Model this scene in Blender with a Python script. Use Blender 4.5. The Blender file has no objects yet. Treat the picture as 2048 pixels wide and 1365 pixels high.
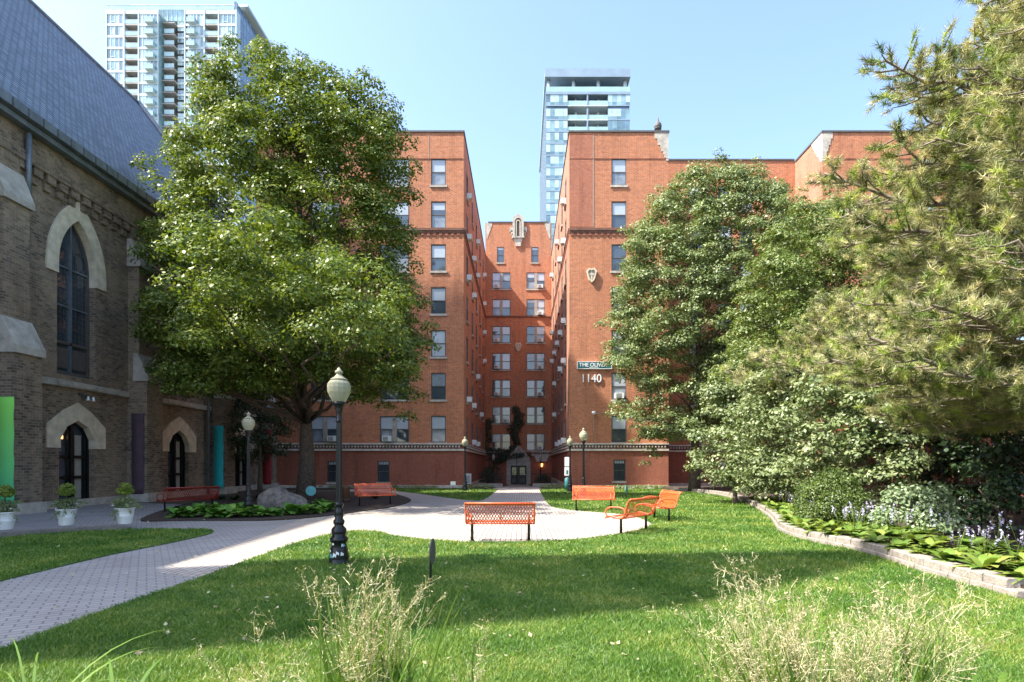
import bpy, bmesh, math, random
import numpy as np
from mathutils import Vector, Matrix
R = math.radians
random.seed(7); rng = np.random.default_rng(11)
scene = bpy.context.scene
col = scene.collection
F = 1200.0; CX = 1043.0; HY = 927.0; CZ = 1.75
def gp(px, py, z=0.0):
    d = (CZ - z)*F/(py-HY); return ((px-CX)/F*d, d)
def wx(px, d): return (px-CX)/F*d
def wz(py, d): return CZ+(HY-py)/F*d

# ---------------------------------------------------------------- materials
def newmat(name):
    m = bpy.data.materials.new(name); m.use_nodes = True
    nt = m.node_tree; nt.nodes.clear()
    out = nt.nodes.new('ShaderNodeOutputMaterial'); b = nt.nodes.new('ShaderNodeBsdfPrincipled')
    nt.links.new(b.outputs[0], out.inputs[0])
    return m, nt, b, out
def ramp(nt, fac, stops):
    r = nt.nodes.new('ShaderNodeValToRGB'); els = r.color_ramp.elements
    els[0].position = stops[0][0]; els[0].color = (*stops[0][1], 1)
    els[1].position = stops[-1][0]; els[1].color = (*stops[-1][1], 1)
    for p, c in stops[1:-1]:
        e = els.new(p); e.color = (*c, 1)
    nt.links.new(fac, r.inputs[0]); return r.outputs[0]
def noise(nt, scale, detail=4, vec=None, rough=.6):
    n = nt.nodes.new('ShaderNodeTexNoise'); n.inputs['Scale'].default_value = scale
    n.inputs['Detail'].default_value = detail; n.inputs['Roughness'].default_value = rough
    if vec is not None: nt.links.new(vec, n.inputs['Vector'])
    return n.outputs[0]
def mix(nt, fac, a, b, mode='MIX'):
    m = nt.nodes.new('ShaderNodeMix'); m.data_type = 'RGBA'; m.blend_type = mode
    for i, v in ((0, fac), (6, a), (7, b)):
        if isinstance(v, (int, float)): m.inputs[i].default_value = v
        elif isinstance(v, tuple): m.inputs[i].default_value = (*v, 1)
        else: nt.links.new(v, m.inputs[i])
    return m.outputs[2]
def pos(nt):
    return nt.nodes.new('ShaderNodeNewGeometry').outputs['Position']
def bump(nt, h, b, strength=.4, dist=.02):
    n = nt.nodes.new('ShaderNodeBump'); n.inputs['Strength'].default_value = strength; n.inputs['Distance'].default_value = dist
    nt.links.new(h, n.inputs['Height']); nt.links.new(n.outputs[0], b.inputs['Normal'])
def plain(name, c, rough=.6, metal=0.0, var=.25, scale=6.0, coat=0.0, bmp=0.0):
    m, nt, b, o = newmat(name); p = pos(nt)
    n = noise(nt, scale, 5, p)
    lo = tuple(x*(1-var) for x in c); hi = tuple(min(1, x*(1+var)) for x in c)
    nt.links.new(ramp(nt, n, [(.3, lo), (.7, hi)]), b.inputs['Base Color'])
    b.inputs['Roughness'].default_value = rough; b.inputs['Metallic'].default_value = metal
    b.inputs['Coat Weight'].default_value = coat
    if bmp: bump(nt, noise(nt, scale*4, 4, p), b, bmp, .03)
    return m
def wallvec(nt):
    p = pos(nt); s = nt.nodes.new('ShaderNodeSeparateXYZ'); nt.links.new(p, s.inputs[0])
    a = nt.nodes.new('ShaderNodeMath'); a.operation = 'ADD'; nt.links.new(s.outputs[0], a.inputs[0]); nt.links.new(s.outputs[1], a.inputs[1])
    c = nt.nodes.new('ShaderNodeCombineXYZ'); nt.links.new(a.outputs[0], c.inputs[0]); nt.links.new(s.outputs[2], c.inputs[1])
    return c.outputs[0], p
def brick(name, c1, c2, mortar, stain, bw=.21, bh=.072, ms=.012, stains=.5, bmp=.5):
    m, nt, b, o = newmat(name); v, p = wallvec(nt)
    t = nt.nodes.new('ShaderNodeTexBrick'); nt.links.new(v, t.inputs['Vector'])
    t.inputs['Scale'].default_value = 1; t.inputs['Brick Width'].default_value = bw; t.inputs['Row Height'].default_value = bh
    t.inputs['Mortar Size'].default_value = ms; t.inputs['Mortar Smooth'].default_value = .3; t.inputs['Bias'].default_value = -.1
    t.inputs['Color1'].default_value = (*c1, 1); t.inputs['Color2'].default_value = (*c2, 1); t.inputs['Mortar'].default_value = (*mortar, 1)
    big = noise(nt, .45, 6, p, .65)
    f = ramp(nt, big, [(.42, (0, 0, 0)), (.68, (stains,)*3)])
    cc = mix(nt, f, t.outputs[0], stain)
    mpz = nt.nodes.new('ShaderNodeMapping'); mpz.inputs['Scale'].default_value = (1.6, 1.6, .18); nt.links.new(p, mpz.inputs[0])
    cc = mix(nt, .75, cc, ramp(nt, noise(nt, 1.0, 7, mpz.outputs[0], .7), [(.32, (.62, .58, .56)), (.5, (.95, .94, .93)), (.72, (1.0, 1.0, 1.0))]), 'MULTIPLY')
    fine = noise(nt, 5, 5, p, .7)
    cc = mix(nt, .55, cc, ramp(nt, fine, [(.3, (.45,)*3), (.7, (1.0,)*3)]), 'MULTIPLY')
    nt.links.new(cc, b.inputs['Base Color']); b.inputs['Roughness'].default_value = .85
    bump(nt, t.outputs[1], b, bmp, -.01)
    return m
def paver(name, ang, c1, c2, mortar):
    m, nt, b, o = newmat(name); p = pos(nt)
    mp = nt.nodes.new('ShaderNodeMapping'); mp.inputs['Rotation'].default_value = (0, 0, ang); nt.links.new(p, mp.inputs[0])
    t = nt.nodes.new('ShaderNodeTexBrick'); nt.links.new(mp.outputs[0], t.inputs['Vector'])
    t.inputs['Scale'].default_value = 1; t.inputs['Brick Width'].default_value = .24; t.inputs['Row Height'].default_value = .12
    t.inputs['Mortar Size'].default_value = .011; t.inputs['Mortar Smooth'].default_value = .2
    t.inputs['Color1'].default_value = (*c1, 1); t.inputs['Color2'].default_value = (*c2, 1); t.inputs['Mortar'].default_value = (*mortar, 1)
    n = noise(nt, .8, 6, p, .7)
    cc = mix(nt, .6, t.outputs[0], ramp(nt, n, [(.3, (.66, .62, .6)), (.62, (1, 1, 1))]), 'MULTIPLY')
    sp = noise(nt, 14, 3, p)
    cc = mix(nt, ramp(nt, sp, [(.66, (0, 0, 0)), (.74, (.5,)*3)]), cc, (.1, .08, .06))
    nt.links.new(cc, b.inputs['Base Color']); b.inputs['Roughness'].default_value = .85
    bump(nt, t.outputs[1], b, .5, -.008)
    return m
def leafmat(name, dark, mid, light, trans=.3, scale=.6, rough=.45, tcol=None, spec=.5, tint=False, wts=(.55, .55, 0)):
    m, nt, b, o = newmat(name); g = nt.nodes.new('ShaderNodeNewGeometry')
    n = noise(nt, scale, 4, g.outputs['Position'])
    mth = nt.nodes.new('ShaderNodeMath'); mth.operation = 'MULTIPLY_ADD'; mth.inputs[1].default_value = wts[0]
    if tint:
        at_ = nt.nodes.new('ShaderNodeAttribute'); at_.attribute_name = 'tint'; nt.links.new(at_.outputs['Fac'], mth.inputs[0]); mth.inputs[1].default_value = .75
    else: nt.links.new(g.outputs['Random Per Island'], mth.inputs[0])
    m2 = nt.nodes.new('ShaderNodeMath'); m2.operation = 'MULTIPLY_ADD'; m2.inputs[1].default_value = wts[1]; m2.inputs[2].default_value = wts[2]; nt.links.new(n, m2.inputs[0])
    nt.links.new(m2.outputs[0], mth.inputs[2])
    c = ramp(nt, mth.outputs[0], [(.15, dark), (.55, mid), (.95, light)])
    nt.links.new(c, b.inputs['Base Color']); b.inputs['Roughness'].default_value = rough
    b.inputs['Specular IOR Level'].default_value = spec
    t = nt.nodes.new('ShaderNodeBsdfTranslucent')
    nt.links.new(mix(nt, 1.0, c, tcol or (1.0, 1.0, .45), 'MULTIPLY'), t.inputs[0])
    ms = nt.nodes.new('ShaderNodeMixShader'); ms.inputs[0].default_value = trans
    nt.links.new(b.outputs[0], ms.inputs[1]); nt.links.new(t.outputs[0], ms.inputs[2]); nt.links.new(ms.outputs[0], o.inputs[0])
    return m
def glass(name, c, rough=.04, spec=.8, var=.3, scale=.6):
    m = plain(name, c, rough, 0, var, scale); b = [n for n in m.node_tree.nodes if n.type == 'BSDF_PRINCIPLED'][0]
    b.inputs['Specular IOR Level'].default_value = spec; b.inputs['IOR'].default_value = 1.7
    return m
M = {}
M['brick'] = brick('brick', (.60, .175, .055), (.34, .085, .032), (.58, .34, .22), (.46, .18, .085), stains=.5, ms=.014, bh=.085, bw=.25)
M['brick_red'] = brick('brick_red', (.42, .105, .055), (.30, .07, .038), (.42, .21, .14), (.27, .075, .045), stains=.5)
M['brick_sunlit'] = brick('brick_sunlit', (.50, .21, .12), (.42, .16, .09), (.5, .33, .24), (.36, .15, .09), stains=.5)  # wing brick paled with sunlight, for the side walls that face the sun
M['brick_dull'] = brick('brick_dull', (.48, .145, .065), (.32, .085, .045), (.44, .22, .15), (.30, .1, .06), stains=.4)
M['church'] = brick('church', (.29, .215, .15), (.06, .047, .038), (.30, .24, .175), (.46, .35, .23), .26, .10, .013, .6, .8)
M['limestone'] = plain('limestone', (.62, .53, .39), .85, 0, .22, 3, 0, .4)
M['stone'] = plain('stone', (.42, .38, .32), .85, 0, .3, 2.5, 0, .4)
M['palestone'] = plain('palestone', (.55, .49, .42), .85, 0, .25, 4, 0, .3)
M['darkbrick'] = plain('darkbrick', (.16, .075, .05), .9, 0, .3, 4)
M['coping'] = plain('coping', (.08, .075, .07), .7)
M['frame'] = plain('frame', (.10, .085, .075), .6, 0, .2, 3)
M['framelight'] = plain('framelight', (.34, .29, .24), .7, 0, .2, 3)
M['glass'] = glass('glass', (.05, .065, .08))
M['blind'] = glass('blind', (.42, .46, .50), .12, .6, .08, 1.2)
M['curtain'] = glass('curtain', (.22, .25, .28), .12, .6, .35, 1.8)
M['whitemetal'] = plain('whitemetal', (.72, .72, .68), .5, 0, .08, 5)
M['grille'] = plain('grille', (.16, .16, .16), .6)
M['black'] = plain('black', (.012, .013, .014), .32, .3, .3, 9)
M['gray'] = plain('gray', (.09, .085, .08), .7, 0, .3, 7)
M['lead'] = plain('lead', (.16, .19, .22), .5, .3, .3, 2)
M['orange'] = plain('orange', (.62, .105, .03), .45, 0, .25, 9, .2)
M['redbench'] = plain('redbench', (.28, .03, .02), .4, 0, .15, 3, .2)
M['mulch'] = plain('mulch', (.055, .036, .026), .95, 0, .6, 22, 0, 1.0)
M['soil'] = plain('soil', (.09, .075, .045), .95, 0, .4, 9, 0, .6)
M['concrete'] = plain('concrete', (.42, .39, .35), .85, 0, .2, 4, 0, .2)
M['wallblock'] = plain('wallblock', (.27, .235, .20), .9, 0, .28, 7, 0, .5)
M['wood'] = plain('wood', (.17, .145, .12), .8, 0, .3, 8, 0, .4)
M['boulder'] = plain('boulder', (.20, .17, .145), .9, 0, .55, 6, 0, 1.0)
M['pot'] = plain('pot', (.74, .73, .68), .45, 0, .08, 5)
M['white'] = plain('white', (.8, .8, .78), .5, 0, .05, 5)
M['teal'] = plain('teal', (.02, .12, .13), .5)
M['tealsign'] = plain('tealsign', (.10, .33, .34), .5, 0, .25, 12)
M['tealcloth'] = plain('tealcloth', (.02, .42, .44), .8, 0, .1, 4)
M['purplecloth'] = plain('purplecloth', (.085, .05, .065), .85, 0, .12, 4)
M['redcloth'] = plain('redcloth', (.30, .02, .025), .85, 0, .1, 4)
M['rust'] = plain('rust', (.16, .07, .035), .85, 0, .35, 8)
M['bark'] = plain('bark', (.105, .075, .055), .95, 0, .45, 9, 0, 1.0)
M['palebark'] = plain('palebark', (.22, .175, .14), .9, 0, .4, 12, 0, .8)
M['plaster'] = plain('plaster', (.33, .31, .27), .8, 0, .1, 5)
M['greencloth'] = None
def greencloth():
    m, nt, b, o = newmat('greencloth'); s = nt.nodes.new('ShaderNodeSeparateXYZ'); nt.links.new(pos(nt), s.inputs[0])
    mr = nt.nodes.new('ShaderNodeMapRange'); mr.inputs[1].default_value = 0; mr.inputs[2].default_value = 4; nt.links.new(s.outputs[2], mr.inputs[0])
    nt.links.new(ramp(nt, mr.outputs[0], [(.05, (.05, .42, .20)), (.95, (.25, .68, .10))]), b.inputs['Base Color']); b.inputs['Roughness'].default_value = .8
    return m
M['greencloth'] = greencloth()
def slate():
    m, nt, b, o = newmat('slate'); p = pos(nt)
    s = nt.nodes.new('ShaderNodeSeparateXYZ'); nt.links.new(p, s.inputs[0])
    c = nt.nodes.new('ShaderNodeCombineXYZ'); nt.links.new(s.outputs[1], c.inputs[0]); nt.links.new(s.outputs[2], c.inputs[1])
    t = nt.nodes.new('ShaderNodeTexBrick'); nt.links.new(c.outputs[0], t.inputs[0]); t.inputs['Scale'].default_value = 1
    t.inputs['Brick Width'].default_value = .32; t.inputs['Row Height'].default_value = .17; t.inputs['Mortar Size'].default_value = .028
    t.inputs['Color1'].default_value = (.10, .145, .19, 1); t.inputs['Color2'].default_value = (.21, .285, .35, 1); t.inputs['Mortar'].default_value = (.055, .07, .095, 1)
    cc = mix(nt, .6, t.outputs[0], ramp(nt, noise(nt, 1.2, 6, p, .7), [(.3, (.6,)*3), (.7, (1, 1, 1))]), 'MULTIPLY')
    nt.links.new(cc, b.inputs['Base Color']); b.inputs['Roughness'].default_value = .62; bump(nt, t.outputs[1], b, .8, -.02)
    return m
M['slate'] = slate()
M['pavepath'] = paver('pavepath', R(-32), (.34, .325, .31), (.28, .27, .26), (.15, .14, .135))
M['paveplaza'] = paver('paveplaza', R(90), (.46, .405, .35), (.39, .34, .295), (.15, .13, .11))
M['leaf_linden'] = leafmat('leaf_linden', (.04, .085, .012), (.125, .185, .022), (.30, .32, .07), .36)
M['leaf_ash'] = leafmat('leaf_ash', (.075, .12, .035), (.18, .235, .085), (.33, .37, .18), .28)
M['leaf_bright'] = leafmat('leaf_bright', (.06, .11, .02), (.145, .20, .05), (.27, .30, .10), .35)
M['leaf_shrub'] = leafmat('leaf_shrub', (.07, .115, .035), (.18, .23, .09), (.33, .36, .18), .25)
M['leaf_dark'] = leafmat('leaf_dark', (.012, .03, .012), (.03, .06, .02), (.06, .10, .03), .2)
M['leaf_ivy'] = leafmat('leaf_ivy', (.01, .02, .008), (.02, .035, .012), (.035, .055, .02), .15)
M['leaf_box'] = leafmat('leaf_box', (.03, .06, .012), (.075, .12, .02), (.16, .21, .03), .2, 1.2)
M['leaf_varieg'] = leafmat('leaf_varieg', (.08, .14, .06), (.20, .28, .14), (.42, .48, .30), .25)
M['leaf_hosta'] = leafmat('leaf_hosta', (.06, .15, .02), (.16, .25, .04), (.36, .38, .09), .3, 1.5)
M['leaf_hosta_green'] = leafmat('leaf_hosta_green', (.06, .18, .03), (.14, .32, .05), (.30, .48, .09), .35, 1.5)
M['leaf_topiary'] = leafmat('leaf_topiary', (.08, .14, .015), (.2, .27, .03), (.34, .38, .06), .3, 4)
M['needle'] = leafmat('needle', (.07, .085, .03), (.27, .285, .12), (.55, .51, .27), .25, .9, .5, tint=True)
M['needle_green'] = leafmat('needle_green', (.05, .10, .02), (.23, .31, .06), (.46, .52, .13), .25, .9, .5, tint=True)
M['grass'] = leafmat('grass', (.035, .11, .010), (.115, .23, .020), (.46, .44, .12), .35, .75, .5, wts=(.5, 1.2, -.36))
M['lawnsoil'] = plain('lawnsoil', (.07, .12, .022), .95, 0, .4, 5)
M['straw'] = leafmat('straw', (.26, .20, .11), (.50, .43, .25), (.72, .66, .44), .3, 3)
M['blade'] = leafmat('blade', (.06, .13, .02), (.13, .23, .035), (.27, .34, .08), .35, 3)
M['flower'] = leafmat('flower', (.30, .27, .50), (.48, .44, .68), (.72, .68, .82), .3, 3)
M['flower_white'] = leafmat('flower_white', (.7, .7, .66), (.75, .6, .6), (.8, .8, .8), .3, 3)
def globe():
    m, nt, b, o = newmat('globe'); b.inputs['Base Color'].default_value = (.43, .41, .28, 1); b.inputs['Roughness'].default_value = .3
    b.inputs['Transmission Weight'].default_value = .25; b.inputs['IOR'].default_value = 1.2
    return m
M['globe'] = globe(); M['doorglass_reflection'] = glass('doorglass_reflection', (.30, .36, .16), .1, .6, .6, 4)  # door glass colour has the garden's green reflection painted in
M['lampglow'] = None
def glow():
    m, nt, b, o = newmat('lampglow'); b.inputs['Base Color'].default_value = (.8, .5, .2, 1)
    b.inputs['Emission Color'].default_value = (1, .5, .15, 1); b.inputs['Emission Strength'].default_value = 1.2; return m
M['lampglow'] = glow()
# towers
M['tglass'] = glass('tglass', (.20, .33, .36), .05, .7, .5, .25)
M['tglassdark'] = glass('tglassdark', (.12, .21, .26), .05, .8, .5, .3)
M['tblind'] = glass('tblind', (.42, .56, .56), .15, .5, .25, .5)
M['tbal'] = glass('tbal', (.33, .50, .50), .1, .6, .15, .5)
M['twhite'] = plain('twhite', (.50, .60, .63), .6, 0, .06, .5)
M['tsoffit'] = plain('tsoffit', (.40, .38, .36), .8, 0, .1, .5)
M['tmetal'] = plain('tmetal', (.25, .33, .41), .5, .2, .12, .3)
M['tsteel'] = glass('tsteel', (.10, .17, .25), .1, .8, .4, .3)

# ---------------------------------------------------------------- mesh helpers
class MB:
    def __init__(s): s.v = []; s.f = []; s.mi = []; s.mats = []; s.sm = []
    def m(s, mat):
        if mat not in s.mats: s.mats.append(mat)
        return s.mats.index(mat)
    def face(s, pts, mat, smooth=False):
        i = len(s.v); s.v += [tuple(p) for p in pts]; s.f.append(tuple(range(i, i+len(pts)))); s.mi.append(s.m(mat)); s.sm.append(smooth)
    def mesh(s, vs, fs, mat, smooth=False):
        i = len(s.v); s.v += [tuple(p) for p in vs]; k = s.m(mat)
        for f in fs: s.f.append(tuple(a+i for a in f)); s.mi.append(k); s.sm.append(smooth)
    def box(s, x0, x1, y0, y1, z0, z1, mat):
        vs = [(x, y, z) for z in (z0, z1) for y in (y0, y1) for x in (x0, x1)]
        s.mesh(vs, [(0, 2, 3, 1), (4, 5, 7, 6), (0, 1, 5, 4), (2, 6, 7, 3), (0, 4, 6, 2), (1, 3, 7, 5)], mat)
    def tube(s, path, rad, mat, n=8, cap=True, flat=None):
        path = [Vector(p) for p in path]; k = len(path)
        if not hasattr(rad, '__len__'): rad = [rad]*k
        vs = []; up = Vector((0, 0, 1))
        for i, p in enumerate(path):
            t = (path[min(i+1, k-1)]-path[max(i-1, 0)]).normalized()
            a = t.cross(up if abs(t.z) < .95 else Vector((1, 0, 0))).normalized(); b = t.cross(a)
            for j in range(n):
                th = 2*math.pi*j/n
                vs.append(p+rad[i]*(math.cos(th)*a*(1 if flat is None else flat)+math.sin(th)*b))
        fs = [(i*n+j, i*n+(j+1) % n, (i+1)*n+(j+1) % n, (i+1)*n+j) for i in range(k-1) for j in range(n)]
        if cap: fs += [tuple(range(n)), tuple((k-1)*n+j for j in range(n))]
        s.mesh(vs, fs, mat, True)
    def lathe(s, prof, mat, c=(0, 0, 0), n=20, flute=0):
        vs = []; k = len(prof)
        for i, (r, z) in enumerate(prof):
            for j in range(n):
                th = 2*math.pi*j/n; rr = r*(1-flute*(j % 2)); vs.append((c[0]+rr*math.cos(th), c[1]+rr*math.sin(th), c[2]+z))
        fs = [(i*n+j, i*n+(j+1) % n, (i+1)*n+(j+1) % n, (i+1)*n+j) for i in range(k-1) for j in range(n)]
        fs += [tuple(range(n)), tuple((k-1)*n+j for j in range(n))]
        s.mesh(vs, fs, mat, not flute)
    def extrude(s, pts, d0, d1, mat, axis='y', T=None):
        """pts: 2D outline (u,z); extruded between d0 and d1 along axis"""
        if axis == 'y': f = lambda u, z, d: (u, d, z)
        elif axis == 'x': f = lambda u, z, d: (d, u, z)
        else: f = lambda u, z, d: (u, z, d)
        n = len(pts); vs = [f(u, z, d0) for u, z in pts]+[f(u, z, d1) for u, z in pts]
        s.mesh(vs, [tuple(range(n)), tuple(range(2*n-1, n-1, -1))]+[(i, (i+1) % n, n+(i+1) % n, n+i) for i in range(n)], mat)
    def strip(s, a, b, d0, d1, mat, axis='y'):
        """band between outlines a and b (open, same count)"""
        n = len(a)
        for i in range(n-1):
            s.extrude([a[i], a[i+1], b[i+1], b[i]], d0, d1, mat, axis)
    def build(s, name, parent=None, off=(0, 0, 0)):
        me = bpy.data.meshes.new(name)
        vs = [(x-off[0], y-off[1], z-off[2]) for x, y, z in s.v] if any(off) else s.v
        me.from_pydata(vs, [], s.f)
        for mt in s.mats: me.materials.append(M[mt])
        me.polygons.foreach_set('material_index', s.mi); me.polygons.foreach_set('use_smooth', s.sm)
        bm = bmesh.new(); bm.from_mesh(me); bmesh.ops.recalc_face_normals(bm, faces=bm.faces); bm.to_mesh(me); bm.free()
        me.update(); o = bpy.data.objects.new(name, me); col.objects.link(o)
        if parent is not None: o.parent = parent
        return o
def tag(o, label=None, cat=None, group=None, kind=None):
    if label: o['label'] = label
    if cat: o['category'] = cat
    if group: o['group'] = group
    if kind: o['kind'] = kind
    return o
def thing(name, label, cat, loc=(0, 0, 0), rz=0, group=None):
    o = bpy.data.objects.new(name, None); col.objects.link(o); o.location = loc; o.rotation_euler = (0, 0, rz); o.empty_display_size = .3
    return tag(o, label, cat, group)
def copy_tree(o, parent=None):
    c = o.copy(); col.objects.link(c); c.parent = parent
    for ch in [x for x in bpy.data.objects if x.parent == o]: copy_tree(ch, c)
    return c
def struct(name, mb): return tag(mb.build(name), kind='structure')
def npmesh(name, V, Fc, mats, parent=None, mi=None, smooth=False):
    """V (n,3), Fc (m,k) with constant k"""
    me = bpy.data.meshes.new(name); k = Fc.shape[1]
    me.vertices.add(len(V)); me.vertices.foreach_set('co', V.astype(np.float32).ravel())
    me.loops.add(Fc.size); me.loops.foreach_set('vertex_index', Fc.astype(np.int32).ravel())
    me.polygons.add(len(Fc)); me.polygons.foreach_set('loop_start', np.arange(0, Fc.size, k, dtype=np.int32))
    for mt in mats: me.materials.append(M[mt])
    if mi is not None: me.polygons.foreach_set('material_index', mi.astype(np.int32))
    me.update(calc_edges=True); me.validate()
    o = bpy.data.objects.new(name, me); col.objects.link(o)
    if parent is not None: o.parent = parent
    return o
def unit(a): return a/np.maximum(np.linalg.norm(a, axis=1, keepdims=True), 1e-9)
def leaves(P, N, size, aspect=.62):
    n = len(P); N = unit(N); t = unit(np.cross(N, rng.normal(size=(n, 3)))); b = np.cross(N, t)
    s = np.broadcast_to(np.asarray(size), (n,))[:, None]*rng.uniform(.65, 1.25, (n, 1))
    V = np.stack([P-t*s*.5, P+b*s*aspect*.5+t*s*.06-N*s*.1, P+t*s*.55, P-b*s*aspect*.5+t*s*.06-N*s*.1], 1).reshape(-1, 3)
    return V, np.arange(n*4).reshape(n, 4)
def clumps(C, Rr, per, up=.5, flat=.75):
    """scatter leaf positions and normals over clumps"""
    Ps = []; Ns = []
    for c, r in zip(C, Rr):
        n = max(8, int(per*r*r)); d = unit(rng.normal(size=(n, 3))); d[:, 2] = np.where(d[:, 2] < -.2, -d[:, 2]*.6, d[:, 2])
        rad = r*rng.uniform(.45, 1.08, (n, 1))**.6
        Ps.append(c+d*rad*np.array([1, 1, flat])); Ns.append(d+np.array([0, 0, up])+rng.normal(size=(n, 3))*.45)
    return np.concatenate(Ps), np.concatenate(Ns)
def crown_points(rows, Y, ry, n, seed, edge=.35, inner=.25):
    """rows (z,x0,x1) -> clump centres inside the body of revolution-ish crown"""
    r = np.random.default_rng(seed); rows = sorted(rows); z = np.array([a[0] for a in rows]); a = np.array([q[1] for q in rows]); b = np.array([q[2] for q in rows])
    zz = np.linspace(z[0], z[-1], 200); w = np.interp(zz, z, b-a); p = w+1; p /= p.sum()
    zi = r.choice(zz, n, p=p)+r.uniform(-.1, .1, n); A = np.interp(zi, z, a); B = np.interp(zi, z, b); cx = (A+B)/2; rx = (B-A)/2
    wm = w.max()/2; th = r.uniform(0, 2*np.pi, n); q = np.where(r.uniform(size=n) < inner, r.uniform(0, .7, n), r.uniform(.72, 1, n))
    tt = (zi-z[0])/(z[-1]-z[0]); ryy = ry*np.clip(rx/wm, .05, 1)**.8*(1-.5*tt**2)
    return np.stack([cx+np.cos(th)*rx*q, Y+np.sin(th)*ryy*q, zi], 1)
def branch(mb, a, b, r0, r1, mat, seed, wob=.12, n=6, sides=7):
    rr = random.Random(seed); a = Vector(a); b = Vector(b); L = (b-a).length; pts = []
    for i in range(n+1):
        t = i/n; p = a.lerp(b, t); s = math.sin(math.pi*t)
        pts.append(p+Vector((rr.uniform(-1, 1), rr.uniform(-1, 1), rr.uniform(-.3, 1)))*wob*L*s*.5)
    mb.tube(pts, [r0+(r1-r0)*i/n for i in range(n+1)], mat, sides)
    return pts
def make_tree(name, label, cat, base, rows, Y, ry, n, seed, leafsize, per, mat, trunk_r, trunk_top, bark='bark', nb=40, rad=(.6, 1.1), extra=(), group=None, up=.5, part='crown', inner=.25, flat=.75):
    root = thing(name, label, cat, (base[0], base[1], 0), 0, group)
    C = crown_points(rows, Y, ry, n, seed, inner=inner)
    Rr = np.random.default_rng(seed+1).uniform(rad[0], rad[1], len(C))
    # shrink towards outline so clumps do not overshoot
    if len(extra): C = np.concatenate([C, np.array([e[:3] for e in extra])]); Rr = np.concatenate([Rr, np.array([e[3] for e in extra])])
    P, N = clumps(C, Rr, per, up, flat)
    V, Fc = leaves(P, N, leafsize); V = V-np.array([base[0], base[1], 0])
    npmesh(part, V, Fc, [mat], root)
    mb = MB(); rr = random.Random(seed); bx, by = base; zt = trunk_top
    top = Vector((float(C[:, 0].mean())*.5+bx*.5, Y*.6+by*.4, zt))
    h0 = Vector((bx, by, -.1)); pts = []; K = 9
    for i in range(K+1):
        t = i/K; p = h0.lerp(top, t)+Vector((rr.uniform(-1, 1), rr.uniform(-1, 1), 0))*trunk_r*.35*(t > .05); pts.append(p)
    rads = [trunk_r*(1.5 if i == 0 else 1.12 if i == 1 else 1-.82*(i/K)) for i in range(K+1)]
    mb.tube(pts, rads, bark, 14)
    idx = rr.sample(range(len(C)), min(nb, len(C)))
    for k, i in enumerate(idx):
        c = Vector(C[i]); zz = max(zt*.22, min(zt*.95, c.z-rr.uniform(.25, .55)*(Vector((c.x-bx, c.y-by, 0)).length)-.4)); t = (zz)/zt
        j = min(K-1, int(t*K)); p = pts[j].lerp(pts[j+1], t*K-j); r0 = trunk_r*(1-.8*t)*.42
        branch(mb, p, c, r0, r0*.15, bark, seed*100+k)
    mb.build('trunk', root, (base[0], base[1], 0))
    return root
def arcs(pts, n=6, closed=True):
    """Catmull-Rom resample of a 2-D outline"""
    out = []; k = len(pts)
    rngk = range(k) if closed else range(k-1)
    for i in rngk:
        p = [np.array(pts[(i+o) % k] if closed else pts[min(max(i+o, 0), k-1)], float) for o in (-1, 0, 1, 2)]
        for j in range(n):
            t = j/n; out.append(tuple(.5*((2*p[1])+(-p[0]+p[2])*t+(2*p[0]-5*p[1]+4*p[2]-p[3])*t*t+(-p[0]+3*p[1]-3*p[2]+p[3])*t**3)))
    if not closed: out.append(tuple(pts[-1]))
    return out
def inpoly(P, poly):
    x, y = P[:, 0], P[:, 1]; r = np.zeros(len(P), bool); n = len(poly)
    for i in range(n):
        x0, y0 = poly[i]; x1, y1 = poly[(i+1) % n]
        if y0 == y1: continue
        c = ((y0 > y) != (y1 > y)) & (x < (x1-x0)*(y-y0)/(y1-y0)+x0); r ^= c
    return r
def sheet(name, poly, z0, z1, mat, kind='structure'):
    bm = bmesh.new(); top = [bm.verts.new((x, y, z1)) for x, y in poly]; bot = [bm.verts.new((x, y, z0)) for x, y in poly]
    f = bm.faces.new(top); n = len(poly)
    for i in range(n): bm.faces.new((bot[i], bot[(i+1) % n], top[(i+1) % n], top[i]))
    bmesh.ops.recalc_face_normals(bm, faces=bm.faces)
    bmesh.ops.triangulate(bm, faces=[f])
    me = bpy.data.meshes.new(name); bm.to_mesh(me); bm.free(); me.materials.append(M[mat]); o = bpy.data.objects.new(name, me); col.objects.link(o)
    return tag(o, kind=kind)

# ---------------------------------------------------------------- camera, light, sky
cam = bpy.data.cameras.new('camera'); co = bpy.data.objects.new('camera', cam); col.objects.link(co); scene.camera = co
co.location = (0, 0, CZ); co.rotation_euler = (R(90), 0, 0); cam.sensor_width = 36; cam.lens = F/2048*36
cam.shift_x = -19/2048; cam.shift_y = 244.5/2048; cam.clip_end = 5000; cam.clip_start = .05
sd = Vector((1, .33, -1.3)).normalized()
sun = bpy.data.lights.new('sun', 'SUN'); sun.energy = 4.2; sun.angle = R(.5); sun.color = (1, .94, .84)
so = bpy.data.objects.new('sun', sun); col.objects.link(so); so.rotation_euler = sd.to_track_quat('-Z', 'Y').to_euler(); so.location = (-30, -10, 60)
w = bpy.data.worlds.new('World'); scene.world = w; w.use_nodes = True; nt = w.node_tree; nt.nodes.clear()
sky = nt.nodes.new('ShaderNodeTexSky'); sky.sky_type = 'NISHITA'; sky.sun_disc = False
sky.sun_elevation = math.asin(-sd.z); sky.sun_rotation = math.atan2(-sd.x, -sd.y); sky.air_density = 1.0; sky.dust_density = 2.2; sky.ozone_density = 2.2
bg = nt.nodes.new('ShaderNodeBackground'); bg.inputs[1].default_value = .15; wo = nt.nodes.new('ShaderNodeOutputWorld')
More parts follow.
